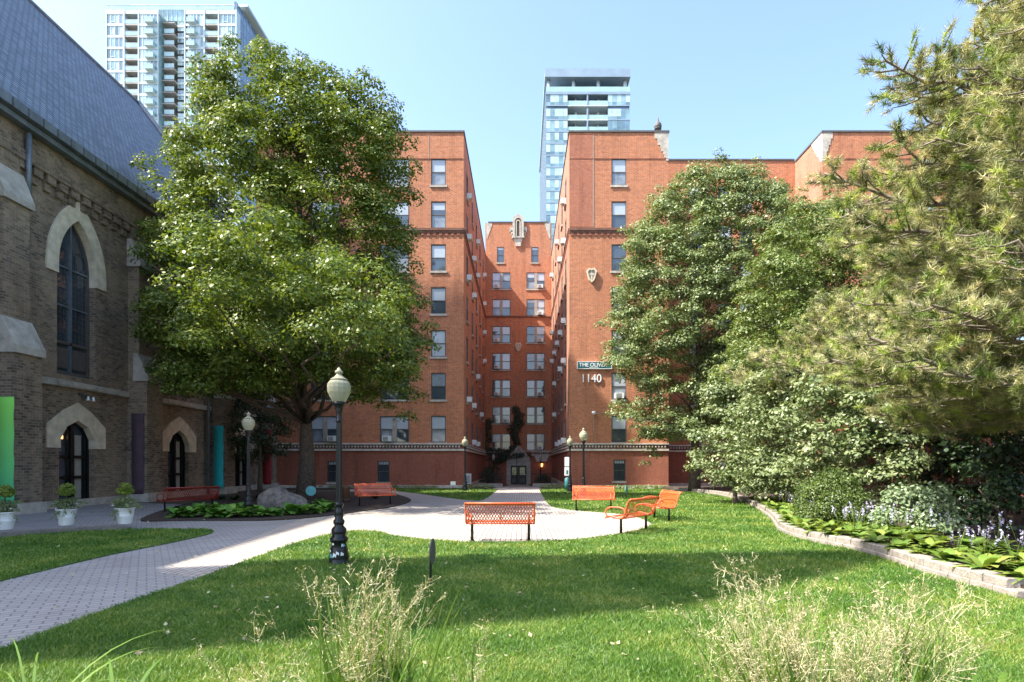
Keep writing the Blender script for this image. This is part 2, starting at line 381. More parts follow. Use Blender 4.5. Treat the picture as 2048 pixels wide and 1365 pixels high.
nt.links.new(sky.outputs[0], bg.inputs[0]); nt.links.new(bg.outputs[0], wo.inputs[0])
scene.view_settings.view_transform = 'Standard'; scene.view_settings.look = 'None'; scene.view_settings.gamma = 1; scene.view_settings.exposure = 1.72
scene.render.resolution_x = 1024; scene.render.resolution_y = 682

# ---------------------------------------------------------------- ground, paths, lawns
WL, WR = -4.04, 3.35            # courtyard walls
def gz(y): return -.65*min(max((y-42)/21., 0), 1)
g = MB(); xs = [-2500, -60, -18, WL, WR, 25, 60, 2500]; ys = [-800, -30, 0, 42, 63, 67.4, 72, 120, 3500]
def gh(x, y): return -.65 if (WL-.01 <= x <= WR+.01 and 62 < y < 70) else 0
for i in range(len(xs)-1):
    for j in range(len(ys)-1):
        q = [(xs[i], ys[j]), (xs[i+1], ys[j]), (xs[i+1], ys[j+1]), (xs[i], ys[j+1])]
        g.face([(x, y, gh(x, y)-.02) for x, y in q], 'soil')
struct('ground', g)
near_edge = [gp(*p) for p in [(0, 1306), (98, 1267), (195, 1231), (293, 1196), (366, 1172), (452, 1140), (548, 1104), (629, 1078), (692, 1066), (745, 1065), (804, 1076), (900, 1085), (989, 1087), (1103, 1085), (1181, 1078), (1235, 1071), (1285, 1060), (1303, 1049), (1265, 1033), (1213, 1027), (1130, 1020), (1100, 1012), (1088, 996), (1079, 981)]]
right_edge = [gp(*p) for p in [(1340, 983), (1385, 986), (1440, 993), (1490, 1008), (1528, 1030), (1545, 1046), (1560, 1066), (1620, 1086), (1700, 1102), (1780, 1126), (1850, 1150), (1950, 1178), (2048, 1206)]]
main_lawn = arcs(near_edge, 4, False)+[(3.0, 40.2), (9.5, 40.2)]+arcs(right_edge, 4, False)+[(7.2, 4), (7.6, -3), (-9, -3), (-5.6, 4.6)]
left_lawn = arcs([gp(*p) for p in [(-120, 1086), (0, 1078), (150, 1066), (290, 1061), (400, 1061), (423, 1064), (415, 1071), (330, 1090), (220, 1112), (110, 1138), (0, 1165), (-130, 1195)]], 4)
small_lawn = arcs([gp(*p) for p in [(790, 979.5), (880, 979), (985, 979.5), (990, 984), (966, 1000.5), (935, 1001), (900, 997), (850, 990), (800, 984)]], 4)
bed_left = arcs([gp(*p) for p in [(283, 1044), (345, 1043.5), (410, 1043), (520, 1043), (600, 1039), (667, 1032), (716, 1025), (787, 1015), (822, 1003), (805, 994), (770, 987), (690, 985), (600, 985), (520, 986), (430, 995), (350, 1016), (300, 1032)]], 4)
plaza = [(-5.9, 9.6), (-4.6, 9.0), (-2, 11.5), (3.6, 11.5), (4.4, 17), (3.2, 22.5), (1.66, 24), (1.3, 42.2), (-1.95, 42.2), (-1.95, 36), (-2.9, 30), (-5, 36), (-7, 42.2), (-12, 42.2), (-9.5, 30), (-7.5, 24), (-6.9, 19), (-6.3, 14)]
sheet('plaza', plaza, -.02, .012, 'paveplaza')
sheet('path', [(-20, -3), (-4, -3), (-4, 8.2), (-5.4, 12), (-6.3, 20.5), (-11, 21), (-18.3, 22), (-18.3, -3)][:0] or [(-17.9, -3), (-3, -3), (-3, 9.5), (-4.5, 9.9), (-5.6, 12.5), (-6.1, 21.5), (-17.9, 27)], -.02, .008, 'pavepath')
mb = MB(); mb.mesh([(-1.95, 42.2, 0.012), (1.3, 42.2, .012), (.75, 63, -.62), (-1.45, 63, -.62), (-1.45, 67.3, -.62), (.75, 67.3, -.62)], [(0, 1, 2, 3), (3, 2, 5, 4)], 'paveplaza'); struct('courtyard_path', mb)
for nme, poly in (('lawn', main_lawn), ('lawn', left_lawn), ('lawn', small_lawn)): sheet(nme, poly, -.02, .03, 'lawnsoil')
sheet('mulch_bed', bed_left, -.02, .05, 'mulch')
bed_right = [(x+.22, y) for x, y in arcs(right_edge, 4, False)]+[(7.2, 4), (7.6, -3), (20, -3), (20, 41.8), (9.6, 41.8)]
sheet('planting_bed', bed_right, -.02, .16, 'mulch')
sheet('forecourt_bed', [(-16.5, 41.9), (-4.1, 41.9), (-4.1, 40.6), (-16.5, 39.8)], -.02, .03, 'mulch')
# grass blades
def blades(polys, n, dmin, dmax, name, hmul=1.0):
    P = []
    while sum(map(len, P)) < n:
        k = n; u = rng.uniform(0, 1, k); d = dmin*(dmax/dmin)**u; x = rng.uniform(-.92, .90, k)*d; q = np.stack([x, d], 1)
        ok = np.zeros(k, bool)
        for p in polys: ok |= inpoly(q, p)
        P.append(q[ok])
    P = np.concatenate(P)[:n]; n = len(P); P = P+rng.normal(0, .028, P.shape); d = P[:, 1]
    pn = np.sin(P[:, 0]*2.3+np.sin(P[:, 1]*1.7)*2)*np.cos(P[:, 1]*2.9+P[:, 0])
    h = rng.uniform(.022, .062, n)*hmul*(1+.25*pn)*np.clip(.8+d*.02, .9, 1.4); wd = np.clip(.00085*d, .0038, .04)*rng.uniform(.7, 1.3, n)
    th = rng.uniform(0, 2*np.pi, n); lean = rng.uniform(.2, 1.5, n)*h; la = rng.uniform(0, 2*np.pi, n)
    B = np.stack([P[:, 0], P[:, 1], np.full(n, .025)], 1); wv = np.stack([np.cos(th), np.sin(th), np.zeros(n)], 1)*wd[:, None]
    T = B+np.stack([np.cos(la)*lean, np.sin(la)*lean, h], 1)
    V = np.stack([B-wv, B+wv, T], 1).reshape(-1, 3)
    o = npmesh(name, V, np.arange(n*3).reshape(n, 3), ['grass']); return tag(o, 'short green mown lawn grass around the paved plaza', 'grass', kind='stuff')
blades([main_lawn, left_lawn, small_lawn], 420000, 4.2, 41, 'grass')
# fallen leaves / litter specks
# ---------------------------------------------------------------- red brick apartment building
def facade(mb, O, u, n, W, z0, z1, holes, mat, depth=.16, zsplit=None, mat2=None):
    O = Vector(O); u = Vector(u); n = Vector(n); us = sorted({0, W, *[h[0] for h in holes], *[h[1] for h in holes]}); zs = sorted({z0, z1, *[h[2] for h in holes], *[h[3] for h in holes], *([zsplit] if zsplit else [])})
    P = lambda a, z, d=0: O+u*a+Vector((0, 0, z))-n*d
    for i in range(len(us)-1):
        for j in range(len(zs)-1):
            c = ((us[i]+us[i+1])/2, (zs[j]+zs[j+1])/2)
            if any(h[0] < c[0] < h[1] and h[2] < c[1] < h[3] for h in holes): continue
            mm = mat2 if (zsplit and c[1] < zsplit) else mat
            mb.face([P(us[i], zs[j]), P(us[i+1], zs[j]), P(us[i+1], zs[j+1]), P(us[i], zs[j+1])], mm)
    for a, b, c, d in holes:
        mm = mat2 if (zsplit and (c+d)/2 < zsplit) else mat
        for q in ([P(a, c), P(a, d), P(a, d, depth), P(a, c, depth)], [P(b, c), P(b, d), P(b, d, depth), P(b, c, depth)], [P(a, c), P(b, c), P(b, c, depth), P(a, c, depth)], [P(a, d), P(b, d), P(b, d, depth), P(a, d, depth)]): mb.face(q, mm)
BO = (0, 42, 0)
bld = thing('apartment_building', 'tall U-shaped orange brick apartment building around a narrow entrance courtyard', 'building', BO)
H = 24.9; HB = 28.6; FL = [3.2+3*k for k in range(7)]
def win_mesh(wd, h, double, variant, light=False):
    """local: faces -Y, sill at z=0; returns (frame mb, pane mb, sill mb)"""
    fr = MB(); pa = MB(); si = MB(); t = .07; y0, y1 = .03, .12; fm = 'framelight' if light else 'frame'
    fr.box(-wd/2, wd/2, y0, y1, 0, t, fm); fr.box(-wd/2, wd/2, y0, y1, h-t, h, fm); fr.box(-wd/2, -wd/2+t, y0, y1, t, h-t, fm); fr.box(wd/2-t, wd/2, y0, y1, t, h-t, fm)
    segs = [(-wd/2+t, wd/2-t)]
    if double: fr.box(-.15, .15, y0-.015, y1, t, h-t, 'framelight'); segs = [(-wd/2+t, -.15), (.15, wd/2-t)]
    for k, (a, b) in enumerate(segs):
        fr.box(a, b, y0+.02, y1, h*.5-.03, h*.5+.03, fm)
        v = (variant+k) % 8
        up, lo, fr_ = [('blind', 'curtain', 0), ('blind', 'glass', 0), ('glass', 'glass', .3), ('blind', 'blind', 0), ('curtain', 'glass', 0), ('glass', 'curtain', .62), ('blind', 'glass', 0), ('glass', 'glass', 0)][v]
        if fr_: pa.box(a+.02, b-.02, .068, .073, h-t-(h*.5-.12)*fr_, h-t, 'blind')
        pa.box(a, b, .075, .085, h*.5+.03, h-t, up); pa.box(a, b, .095, .105, t, h*.5-.03, lo)
    si.box(-wd/2-.08, wd/2+.08, -.07, .14, -.14, 0, 'stone')
    return fr, pa, si
WIN = {}
def add_window(kind, variant, loc, rz, ac=0, parent=bld, off=BO):
    key = (kind, variant)
    if key not in WIN:
        wd, h, dbl = {'single': (1.05, 1.88, 0), 'double': (2.05, 1.86, 1), 'base': (.85, 1.5, 0), 'small': (.8, 1.75, 0)}[kind]
        fr, pa, si = win_mesh(wd, h, dbl, variant)
        if kind == 'base':
            for k in range(5): fr.box(-.36+k*.18-.012, -.36+k*.18+.012, -.01, .012, .04, h-.04, 'black')
        o = fr.build('window', parent); p = pa.build('pane', o); s = si.build('sill', o); WIN[key] = o
    else: o = copy_tree(WIN[key], parent)
    for ch in [x for x in bpy.data.objects if x.parent == o and x.name.startswith('air')]: bpy.data.objects.remove(ch)
    o.location = (loc[0]-off[0], loc[1]-off[1], loc[2]-off[2]); o.rotation_euler = (0, 0, rz)
    if ac:
        if 'ac' not in WIN:
            a = MB(); a.box(-.3, .3, -.32, .06, 0, .38, 'whitemetal'); a.box(-.24, .1, -.335, -.32, .05, .33, 'grille')
            for k in range(5): a.box(-.23, .09, -.345, -.335, .08+k*.055, .095+k*.055, 'whitemetal')
            A = a.build('air_conditioner', o); WIN['ac'] = A.data
        else: A = bpy.data.objects.new('air_conditioner', WIN['ac']); col.objects.link(A); A.parent = o
        A.location = (ac if kind == 'double' else 0, 0, .08)
    return o
rw = random.Random(3)
stuffwin = MB()
def stuff_window(c, wd, h, n, u, variant):
    c = Vector(c); n = Vector(n); u = Vector(u)
    def bx(a0, a1, d0, d1, z0, z1, m):
        vs = [c+u*a-n*d+Vector((0, 0, z)) for z in (z0, z1) for d in (d0, d1) for a in (a0, a1)]
        stuffwin.mesh(vs, [(0, 2, 3, 1), (4, 5, 7, 6), (0, 1, 5, 4), (2, 6, 7, 3), (0, 4, 6, 2), (1, 3, 7, 5)], m)
    bx(-wd/2, wd/2, .09, .12, 0, h, 'frame'); bx(-wd/2+.07, wd/2-.07, .07, .088, .07, h*.5-.03, ['curtain', 'glass'][variant % 2]); bx(-wd/2+.07, wd/2-.07, .06, .088, h*.5+.03, h-.07, ['blind', 'glass', 'blind'][variant % 3])
    bx(-wd/2-.08, wd/2+.08, -.06, .12, -.13, 0, 'stone')
walls = MB()
# left wing front (faces -Y): X -16.7..-4.04
holes = []; x0 = -18.6
def hole(cx, wd, z, h, o): return (cx-wd/2-o, cx+wd/2-o, z, z+h)
cols_l = [('single', (877-CX)/28.57, 1.05), ('double', (789-CX)/28.57, 2.05), ('double', (650-CX)/28.57, 2.05)]
for k, z in enumerate(FL):
    for kind, cx, wd in cols_l:
        h = 1.88 if kind == 'single' else 1.86; holes.append(hole(cx, wd, z, h, x0))
        if kind == 'single' or k < 1: add_window(kind, [0, 4, 3, 6, 1, 5, 0][k] if kind == 'single' else k, (cx, 42, z), 0, ac=(.55 if (kind == 'double' and cx < -10) else -.5 if kind == 'double' else 0))
        else: stuff_window((cx, 42, z), wd, h, (0, -1, 0), (1, 0, 0), k)
for px in (767, 667):
    cx = (px-CX)/28.57; holes.append(hole(cx, .85, .42, 1.5, x0)); add_window('base', 2, (cx, 42, .42), 0)
facade(walls, (x0, 42, 0), (1, 0, 0), (0, -1, 0), WL-x0, -1, H, holes, 'brick', zsplit=3.05, mat2='brick_red')
# right wing front
holes = []
for k, z in enumerate(FL):
    cx = (1238-CX)/28.57; holes.append(hole(cx, 1.05, z, 1.88, WR)); add_window('single', [1, 0, 5, 2, 7, 6, 0][k], (cx, 42, z), 0, ac=(k == 1))
cx = (1239-CX)/28.57; holes.append(hole(cx, .85, .5, 1.5, WR)); add_window('base', 2, (cx, 42, .5), 0)
facade(walls, (WR, 42, 0), (1, 0, 0), (0, -1, 0), 10.29-WR, -1, H, holes, 'brick', zsplit=3.05, mat2='brick_red')
# courtyard side walls
for side, X, n, rz in ((0, WL, (1, 0, 0), R(90)), (1, WR, (-1, 0, 0), R(-90))):
    holes = []; cy = [44.5, 49.2, 53.6, 58.2, 63.0] if side == 0 else [45.3, 49.4, 53.6, 58.2, 63.0]
    for i, y in enumerate(cy):
        for k, z in enumerate(FL):
            holes.append((y-.525-42, y+.525-42, z, z+1.88)); add_window('single', rw.randrange(8), (X+.055*n[0], y, z), rz, ac=1 if rw.random() < .55 else 0)
    facade(walls, (X, 42, 0), (0, 1, 0), n, 25, -1.2, H, holes, 'brick' if side == 0 else 'brick_sunlit', zsplit=3.05, mat2='brick_red')
# back wall with 8 storeys
holes = []; o = WL
for k, z in enumerate(FL):
    for j, cx in enumerate((-2.26, 1.59)):
        holes.append(hole(cx, 2.05, z, 1.86, o)); ac = {(6, 0): -.5, (6, 1): .5, (5, 1): .5, (4, 0): -.5, (4, 1): .5, (3, 0): -.5, (3, 1): .5, (2, 0): -.5, (2, 1): .5, (1, 0): .5, (0, 1): .5}.get((k, j), 0)
        add_window('double', (k*3+j*2+1) % 8, (cx, 67, z), 0, ac=ac)
for cx in (-2.33, 1.5): holes.append(hole(cx, .8, 24.15, 1.75, o)); add_window('small', 2, (cx, 67, 24.15), 0)
holes.append(hole(-.33, 1.75, -.62, 3.05, o))
facade(walls, (WL, 67, 0), (1, 0, 0), (0, -1, 0), WR-WL, -1.2, HB, holes, 'brick', zsplit=3.05, mat2='brick_red')
# recessed wall to the right, and second projecting wing
holes = []
for k, z in enumerate(FL+[.5]):
    for j, px in enumerate((1392, 1450, 1492, 1550)):
        cx = wx(px, 46.2); wd = 1.05; holes.append(hole(cx, wd, z, 1.5 if z < 1 else 1.88, 10.29)); stuff_window((cx, 46.2, z), wd, 1.5 if z < 1 else 1.88, (0, -1, 0), (1, 0, 0), k+j)
facade(walls, (10.29, 46.2, 0), (1, 0, 0), (0, -1, 0), 10.78, -1, 25.04, holes, 'brick', zsplit=3.05, mat2='brick_red')
walls.face([(10.29, 42, -1), (10.29, 46.2, -1), (10.29, 46.2, H), (10.29, 42, H)], 'brick')
walls.face([(21.07, 42, -1), (21.07, 46.2, -1), (21.07, 46.2, H), (21.07, 42, H)], 'brick_sunlit')
holes = []
for k, z in enumerate(FL):
    cx = 28.6; holes.append(hole(cx, 1.05, z, 1.88, 21.07)); stuff_window((cx, 42, z), 1.05, 1.88, (0, -1, 0), (1, 0, 0), k)
facade(walls, (21.07, 42, 0), (1, 0, 0), (0, -1, 0), 12, -1, H, holes, 'brick', zsplit=3.05, mat2='brick_red')
# remaining shells
walls.face([(-18.6, 42, -1), (-18.6, 80, -1), (-18.6, 80, H), (-18.6, 42, H)], 'brick')
walls.face([(33.07, 42, -1), (33.07, 80, -1), (33.07, 80, H), (33.07, 42, H)], 'brick')
walls.face([(-16.7, 80, -1), (33.07, 80, -1), (33.07, 80, H), (-16.7, 80, H)], 'brick')
walls.face([(-4.04, 67, H-.2), (-4.04, 80, H-.2), (-4.04, 80, HB), (-4.04, 67, HB)], 'brick')
walls.face([(3.35, 67, H-.2), (3.35, 80, H-.2), (3.35, 80, HB), (3.35, 67, HB)], 'brick')
walls.face([(-4.04, 80, H-.2), (3.35, 80, H-.2), (3.35, 80, HB), (-4.04, 80, HB)], 'brick')
# lighter brick repair panels, joints
walls.box(-6.5, -6.46, 41.985, 41.999, 23.0, 24.75, 'framelight'); walls.box(-4.9, -4.85, 41.98, 41.984, 22.9, 24.75, 'framelight') if False else None
walls.box(3.36, 5.0, 41.985, 41.999, 18.3, 24.75, 'brick_dull')
walls.box(5.0, 5.05, 41.975, 41.999, 18.3, 24.75, 'framelight')
walls.build('wall', bld, BO)
tag(stuffwin.build('window', bld, BO), kind='stuff')
rf = MB()
for a, b, c, d, z in ((-18.6, WL, 42, 80, H-.5), (WR, 10.29, 42, 80, H-.5), (10.29, 21.07, 46.2, 80, H-.4), (21.07, 33.07, 42, 80, H-.5), (WL, WR, 67, 80, HB-.5)):
    rf.face([(a, c, z), (b, c, z), (b, d, z), (a, d, z)], 'gray')
rf.build('roof', bld, BO)
cp = MB()
def copx(a, b, y, z, m='coping', t=.13): cp.box(a, b, y-.06, y+.3, z, z+t, m)
copx(-18.7, WL+.06, 42, H); copx(WR-.06, 10.35, 42, H); copx(10.36, 21.0, 46.2, 25.04); copx(21.01, 33.1, 42, H); copx(WL+.31, WR-.31, 67, HB)
cp.box(WL-.24, WL+.06, 42.31, 80, H, H+.13, 'coping'); cp.box(WR-.06, WR+.24, 42.31, 80, H, H+.13, 'coping'); cp.box(21.01, 21.3, 42.31, 46.1, H, H+.13, 'coping')
cp.build('coping', bld, BO)
# corbelled brick cornice below the top floors, thin ledge lines, dentil course, base course
cn = MB(); dn = MB(); bs = MB()
def run(f, segs): [f(*s) for s in segs]
segsY = [(-17.2, WL, 42), (WR, 10.29, 42), (10.29, 21.07, 46.2), (21.07, 33.07, 42)]
for a, b, y in segsY:
    cn.box(a, b+(.0), y-.12, y, 18.02, 18.2, 'darkbrick'); cn.box(a, b, y-.07, y, 17.86, 18.02, 'darkbrick')
    n = int((b-a)/.42)
    for i in range(n): cn.box(a+.1+i*.42, a+.28+i*.42, y-.06, y, 17.68, 17.86, 'brick_red')
    cn.box(a, b, y-.035, y, 21.05+1.96+.05, 21.05+2.04, 'brick_red') if y == 42 else None
    dn.box(a, b, y-.14, y, 3.06, 3.16, 'palestone'); dn.box(a, b, y-.05, y, 2.80, 3.06, 'darkbrick'); dn.box(a, b, y-.10, y, 2.62, 2.76, 'palestone')
    n = int((b-a)/.22)
    for i in range(n): dn.box(a+.03+i*.22, a+.13+i*.22, y-.11, y-.05, 2.86, 2.99, 'palestone')
    bs.box(a, b, y-.06, y, -.02, .22, 'palestone')
for X, s in ((WL, 1), (WR, -1)):
    def bxs(dep, y0, y1, z0, z1, m, t): t.box(min(X, X+s*dep), max(X, X+s*dep), y0, y1, z0, z1, m)
    bxs(.1, 42, 66.9, 18.02, 18.2, 'darkbrick', cn); bxs(.06, 42, 66.9, 17.86, 18.02, 'darkbrick', cn)
    for i in range(58): bxs(.05, 42.1+i*.42, 42.28+i*.42, 17.68, 17.86, 'brick_red', cn)
    bxs(.12, 42, 66.9, 3.06, 3.16, 'palestone', dn); bxs(.05, 42, 66.9, 2.8, 3.06, 'darkbrick', dn); bxs(.1, 42, 66.9, 2.62, 2.76, 'palestone', dn)
    for i in range(110): bxs(.1, 42.1+i*.22, 42.2+i*.22, 2.86, 2.99, 'palestone', dn)
    bxs(.05, 42, 66.9, -.7, .2, 'palestone', bs)
cn.box(WL+.13, WR-.13, 66.9, 67, 18.05, 18.2, 'darkbrick')
dn.box(WL+.13, -1.75, 66.88, 67, 2.95, 3.12, 'palestone'); dn.box(1.1, WR-.13, 66.88, 67, 3.02, 3.14, 'palestone'); dn.box(1.1, WR-.13, 66.95, 67, 2.8, 3.02, 'darkbrick'); dn.box(1.1, WR-.13, 66.9, 67, 2.62, 2.74, 'palestone')
for i in range(9): dn.box(1.15+i*.22, 1.25+i*.22, 66.89, 66.95, 2.86, 2.98, 'palestone')
cn.build('cornice', bld, BO); dn.build('string_course', bld, BO); bs.build('base_course', bld, BO)
# stepped stone quoins at the parapet corners
def quoin(xc, y, s, z1, wmax=1.0, n=9):
    qn = MB()
    for i in range(n):
        wq = wmax*(1-i/n)*(1 if i % 2 else .9)+.08; zq = z1-(i+1)*.22
        qn.box(min(xc, xc+s*wq), max(xc, xc+s*wq), y-.03, y, zq, zq+.22, 'stone')
    if xc > 20:
        for i in range(9):
            wq = .9*(1-i/9)+.08; qn.box(21.04, 21.07, 42, 42+wq*1.6, H-(i+1)*.22, H-i*.22, 'stone')
    qn.build('corner_stonework', bld, BO)
quoin(10.29, 42, -1, H, 1.0); quoin(21.07, 42, 1, H, .7)
quoin(WL+.13, 67, 1, HB, .6, 8); quoin(WR-.13, 67, -1, HB, .6, 8)
# niche ornament on the parapet of the back wall
ni = MB(); cx = -.37; Y = 66.86
def arch_pts(cx, hw, z0, zs, n=10, point=0.0):
    pts = [(cx-hw, z0)]
    for i in range(n+1):
        t = math.pi-math.pi*i/n; pts.append((cx+hw*math.cos(t), zs+hw*math.sin(t)*(1+point)))
    return pts+[(cx+hw, z0)]
o1 = arch_pts(cx, .62, 27.0, 28.85); o2 = arch_pts(cx, .36, 27.0, 28.7); ni.strip(o1, o2, Y-.1, 67, 'stone'); ni.extrude(o2, Y+.06, 67, 'plaster')
i1 = arch_pts(cx, .26, 27.05, 28.6); i2 = arch_pts(cx, .17, 27.05, 28.6); ni.strip(i1, i2, Y-.06, Y+.05, 'limestone'); ni.extrude(i2, Y+.03, Y+.055, 'gray')
ni.box(cx-.65, cx+.65, Y-.14, 67, 26.85, 26.999, 'stone')
for k, (wv, z) in enumerate(((.95, 27.9), (.82, 27.5), (.72, 27.15))): ni.box(cx-wv, cx-.63, Y, 67, z-.35, z+.2, 'stone'); ni.box(cx+.63, cx+wv, Y, 67, z-.35, z+.2, 'stone')
ni.extrude([(cx-.55, 26.84), (cx+.55, 26.84), (cx+.32, 26.3), (cx+.3, 25.95), (cx-.3, 25.95), (cx-.32, 26.3)], Y-.02, 67, 'stone')
ni.build('parapet_niche', bld, BO)
# shields
def shield(cx, y, z, hw, hh, name):
    mb = MB(); pts = [(cx-hw, z+hh*.6), (cx-hw*.55, z+hh), (cx, z+hh*.85), (cx+hw*.55, z+hh), (cx+hw, z+hh*.6), (cx+hw*.8, z), (cx+hw*.55, z-hh*.6), (cx, z-hh), (cx-hw*.55, z-hh*.6), (cx-hw*.8, z)]
    inn = [(cx+(a-cx)*.72, z+(b-z)*.74) for a, b in pts]
    mb.strip(pts+[pts[0]], inn+[inn[0]], y-.16, y, 'limestone'); mb.extrude(inn, y-.07, y, 'rust' if False else 'stone')
    mb.box(cx-hw*.1, cx+hw*.1, y-.12, y-.07, z-hh*.55, z+hh*.6, 'limestone'); mb.box(cx-hw*.45, cx+hw*.45, y-.121, y-.07, z+.05*hh, z+.25*hh, 'limestone')
    return mb.build(name, bld, BO)
shield((1183-CX)/28.57, 42, wz(552, 42), .36, .52, 'cross_medallion'); shield(-.35, 67, wz(695, 67), .36, .5, 'shield_medallion')
# entrance: stone arch, tympanum, doors
en = MB(); cx = -.33; Y = 66.8
out = arch_pts(cx, 1.33, -.62, 1.75, 14, .12); inn = arch_pts(cx, .87, -.62, 1.62, 14, .0)
en.strip(out, inn, Y, 66.98, 'stone')
for i in range(1, 15):
    a, b = Vector((out[i][0], out[i][1])), Vector((inn[i][0], inn[i][1])); dr = (a-b).normalized(); n2 = Vector((-dr.y, dr.x))*.012
    en.extrude([tuple(b+n2), tuple(a+n2), tuple(a-n2), tuple(b-n2)], Y-.012, Y, 'gray')
for z in (-.2, .3, .8, 1.3):
    en.box(cx-1.33, cx-.87, Y-.012, Y, z-.012, z+.012, 'gray'); en.box(cx+.87, cx+1.33, Y-.012, Y, z-.012, z+.012, 'gray')
hood = [(cx-.62, 3.0), (cx-.4, 3.35), (cx, 3.75), (cx+.4, 3.35), (cx+.62, 3.0)]; hin = [(cx-.45, 2.95), (cx-.28, 3.15), (cx, 3.4), (cx+.28, 3.15), (cx+.45, 2.95)]
en.strip(hood, hin, Y-.1, 66.98, 'stone')
en.build('entrance_arch', bld, BO)
ty = MB(); ty.extrude(arch_pts(cx, .87, 1.5, 1.62, 14), 66.95, 67.1, 'stone'); ty.build('tympanum', bld, BO)
dr = MB(); dr.box(cx-.87, cx+.87, 67.0, 67.1, -.62, 1.49, 'black')
do = dr.build('entrance_door', bld, BO)
for s in (-1, 1):
    d = MB(); a, b = (cx-.72, cx-.14) if s < 0 else (cx+.14, cx+.72); d.box(a, b, 66.98, 67.0, .45, 1.3, 'doorglass_reflection'); d.box(a, b, 66.98, 67, -.4, .05, 'gray')
    d.build('door_glass', do, BO)
# sign and number
def text_mesh(s, size, depth, mat, name, parent, loc, off, sx=1.0, font=None, bold=0.0):
    cu = bpy.data.curves.new(name, 'FONT'); cu.body = s; cu.size = size; cu.extrude = depth; cu.offset = bold
    t = bpy.data.objects.new('tmp', cu); col.objects.link(t); bpy.context.view_layer.update()
    me = bpy.data.meshes.new_from_object(t.evaluated_get(bpy.context.evaluated_depsgraph_get())); bpy.data.objects.remove(t)
    me.name = name; me.materials.clear(); me.materials.append(M[mat])
    o = bpy.data.objects.new(name, me); col.objects.link(o); o.parent = parent; o.rotation_euler = (R(90), 0, 0); o.scale = (sx, 1, 1)
    o.location = (loc[0]-off[0], loc[1]-off[1], loc[2]-off[2]); return o
sx0 = (1155-CX)/28.57; sl = (sx0, 41.9, wz(738, 42))
sg = thing('building_sign', 'dark teal name sign with white capital letters high on the right brick wing', 'sign', sl)
mb = MB(); mb.box(0, 2.35, -.04, .09, 0, .46, 'teal'); mb.box(-.03, 2.38, -.05, .08, .46, .49, 'white'); mb.box(-.03, 2.38, -.05, .08, -.03, 0, 'white'); mb.box(-.03, 0, -.05, .08, 0, .46, 'white'); mb.box(2.35, 2.38, -.05, .08, 0, .46, 'white'); mb.build('board', sg)
text_mesh('THE OLIVER', .37, .01, 'white', 'lettering', sg, (sl[0]+.1, 41.845, sl[2]+.13), sl, .97, bold=.003)
mb = MB(); mb.box(.8, 1.45, -.05, -.041, .055, .085, 'white'); mb.build('small_lettering', sg)
nl = ((1161-CX)/28.57, 41.9, wz(765, 42))
nm = thing('house_number', 'large white number 1140 mounted on the brick below the name sign', 'number sign', nl)
text_mesh('1140', .8, .035, 'white', 'numerals', nm, (nl[0], 41.93, nl[2]), nl, .92)
# flood light with conduit
fl = thing('flood_light', 'small white flood light with thin conduit on the right wing brick wall', 'light', ((1187-CX)/28.57, 42, wz(830, 42)))
mb = MB(); mb.tube([(0, -.02, -1.9), (0, -.02, .1)], .02, 'framelight', 6); mb.tube([(0, -.02, .1), (2, -.02, .1)], .02, 'framelight', 6); mb.build('conduit', fl)
mb = MB(); mb.lathe([(.06, -.05), (.14, 0), (.15, .12), (.1, .18)], 'white', (0, -.16, .05), 10); mb.tube([(0, 0, .12), (0, -.2, .12)], .04, 'whitemetal', 6); mb.build('lamp_head', fl)
# roof vent pipe
vx, vy = (1317-CX)/28.57, 43.5
vp = thing('roof_vent', 'dark metal vent pipe with pointed cowl on the roof of the right wing', 'vent pipe', (vx+.3, vy, H-.5))
mb = MB(); mb.lathe([(.2, 0), (.2, 1.55), (.26, 1.56), (.26, 1.62), (.2, 1.63)], 'gray', n=14); mb.build('pipe', vp)
mb = MB(); mb.lathe([(.24, 1.6), (.28, 1.75), (.24, 1.95), (.1, 2.1), (.02, 2.5)], 'gray', n=12); mb.build('cowl', vp)
mb = MB(); a = thing('air_conditioner', 'white air conditioner low on the left wing beside the courtyard entrance', 'air conditioner', (WL+.18, 43.6, .1)); mb.box(-.18, .2, -.4, .4, .15, .9, 'whitemetal'); mb.box(-.1, .1, -.3, .3, 0, .15, 'gray'); mb.build('casing', a)
mb = MB()
for k in range(6): mb.box(-.14, .16, -.405-.01, -.4, .25+k*.09, .29+k*.09, 'grille')
mb.build('grille', a)

# ---------------------------------------------------------------- church
CW = -18.0; CO = (CW, 23, 0)
ch = thing('church', 'dark brown brick Gothic church with steep slate roof and stone trimmed arches', 'church', CO)
def cp_arch(cy, hw, z0, zs, zt, n=10):
    """pointed arch outline in (y,z)"""
    h = zt-zs; r = (hw*hw+h*h)/(2*hw); pts = [(cy-hw, z0)]; a1 = math.asin(min(1, h/r))
    for i in range(n+1): t = a1*i/n; pts.append((cy-hw+r-r*math.cos(t), zs+r*math.sin(t)))
    for i in range(n-1, -1, -1): t = a1*i/n; pts.append((cy+hw-r+r*math.cos(t), zs+r*math.sin(t)))
    return pts+[(cy+hw, z0)]
wl = MB()
bays = [24.3+7.2*k for k in (-2, -1, 0, 1, 2)]
Y0c, Y1c = 3.2, 41.95; ZE = 13.7
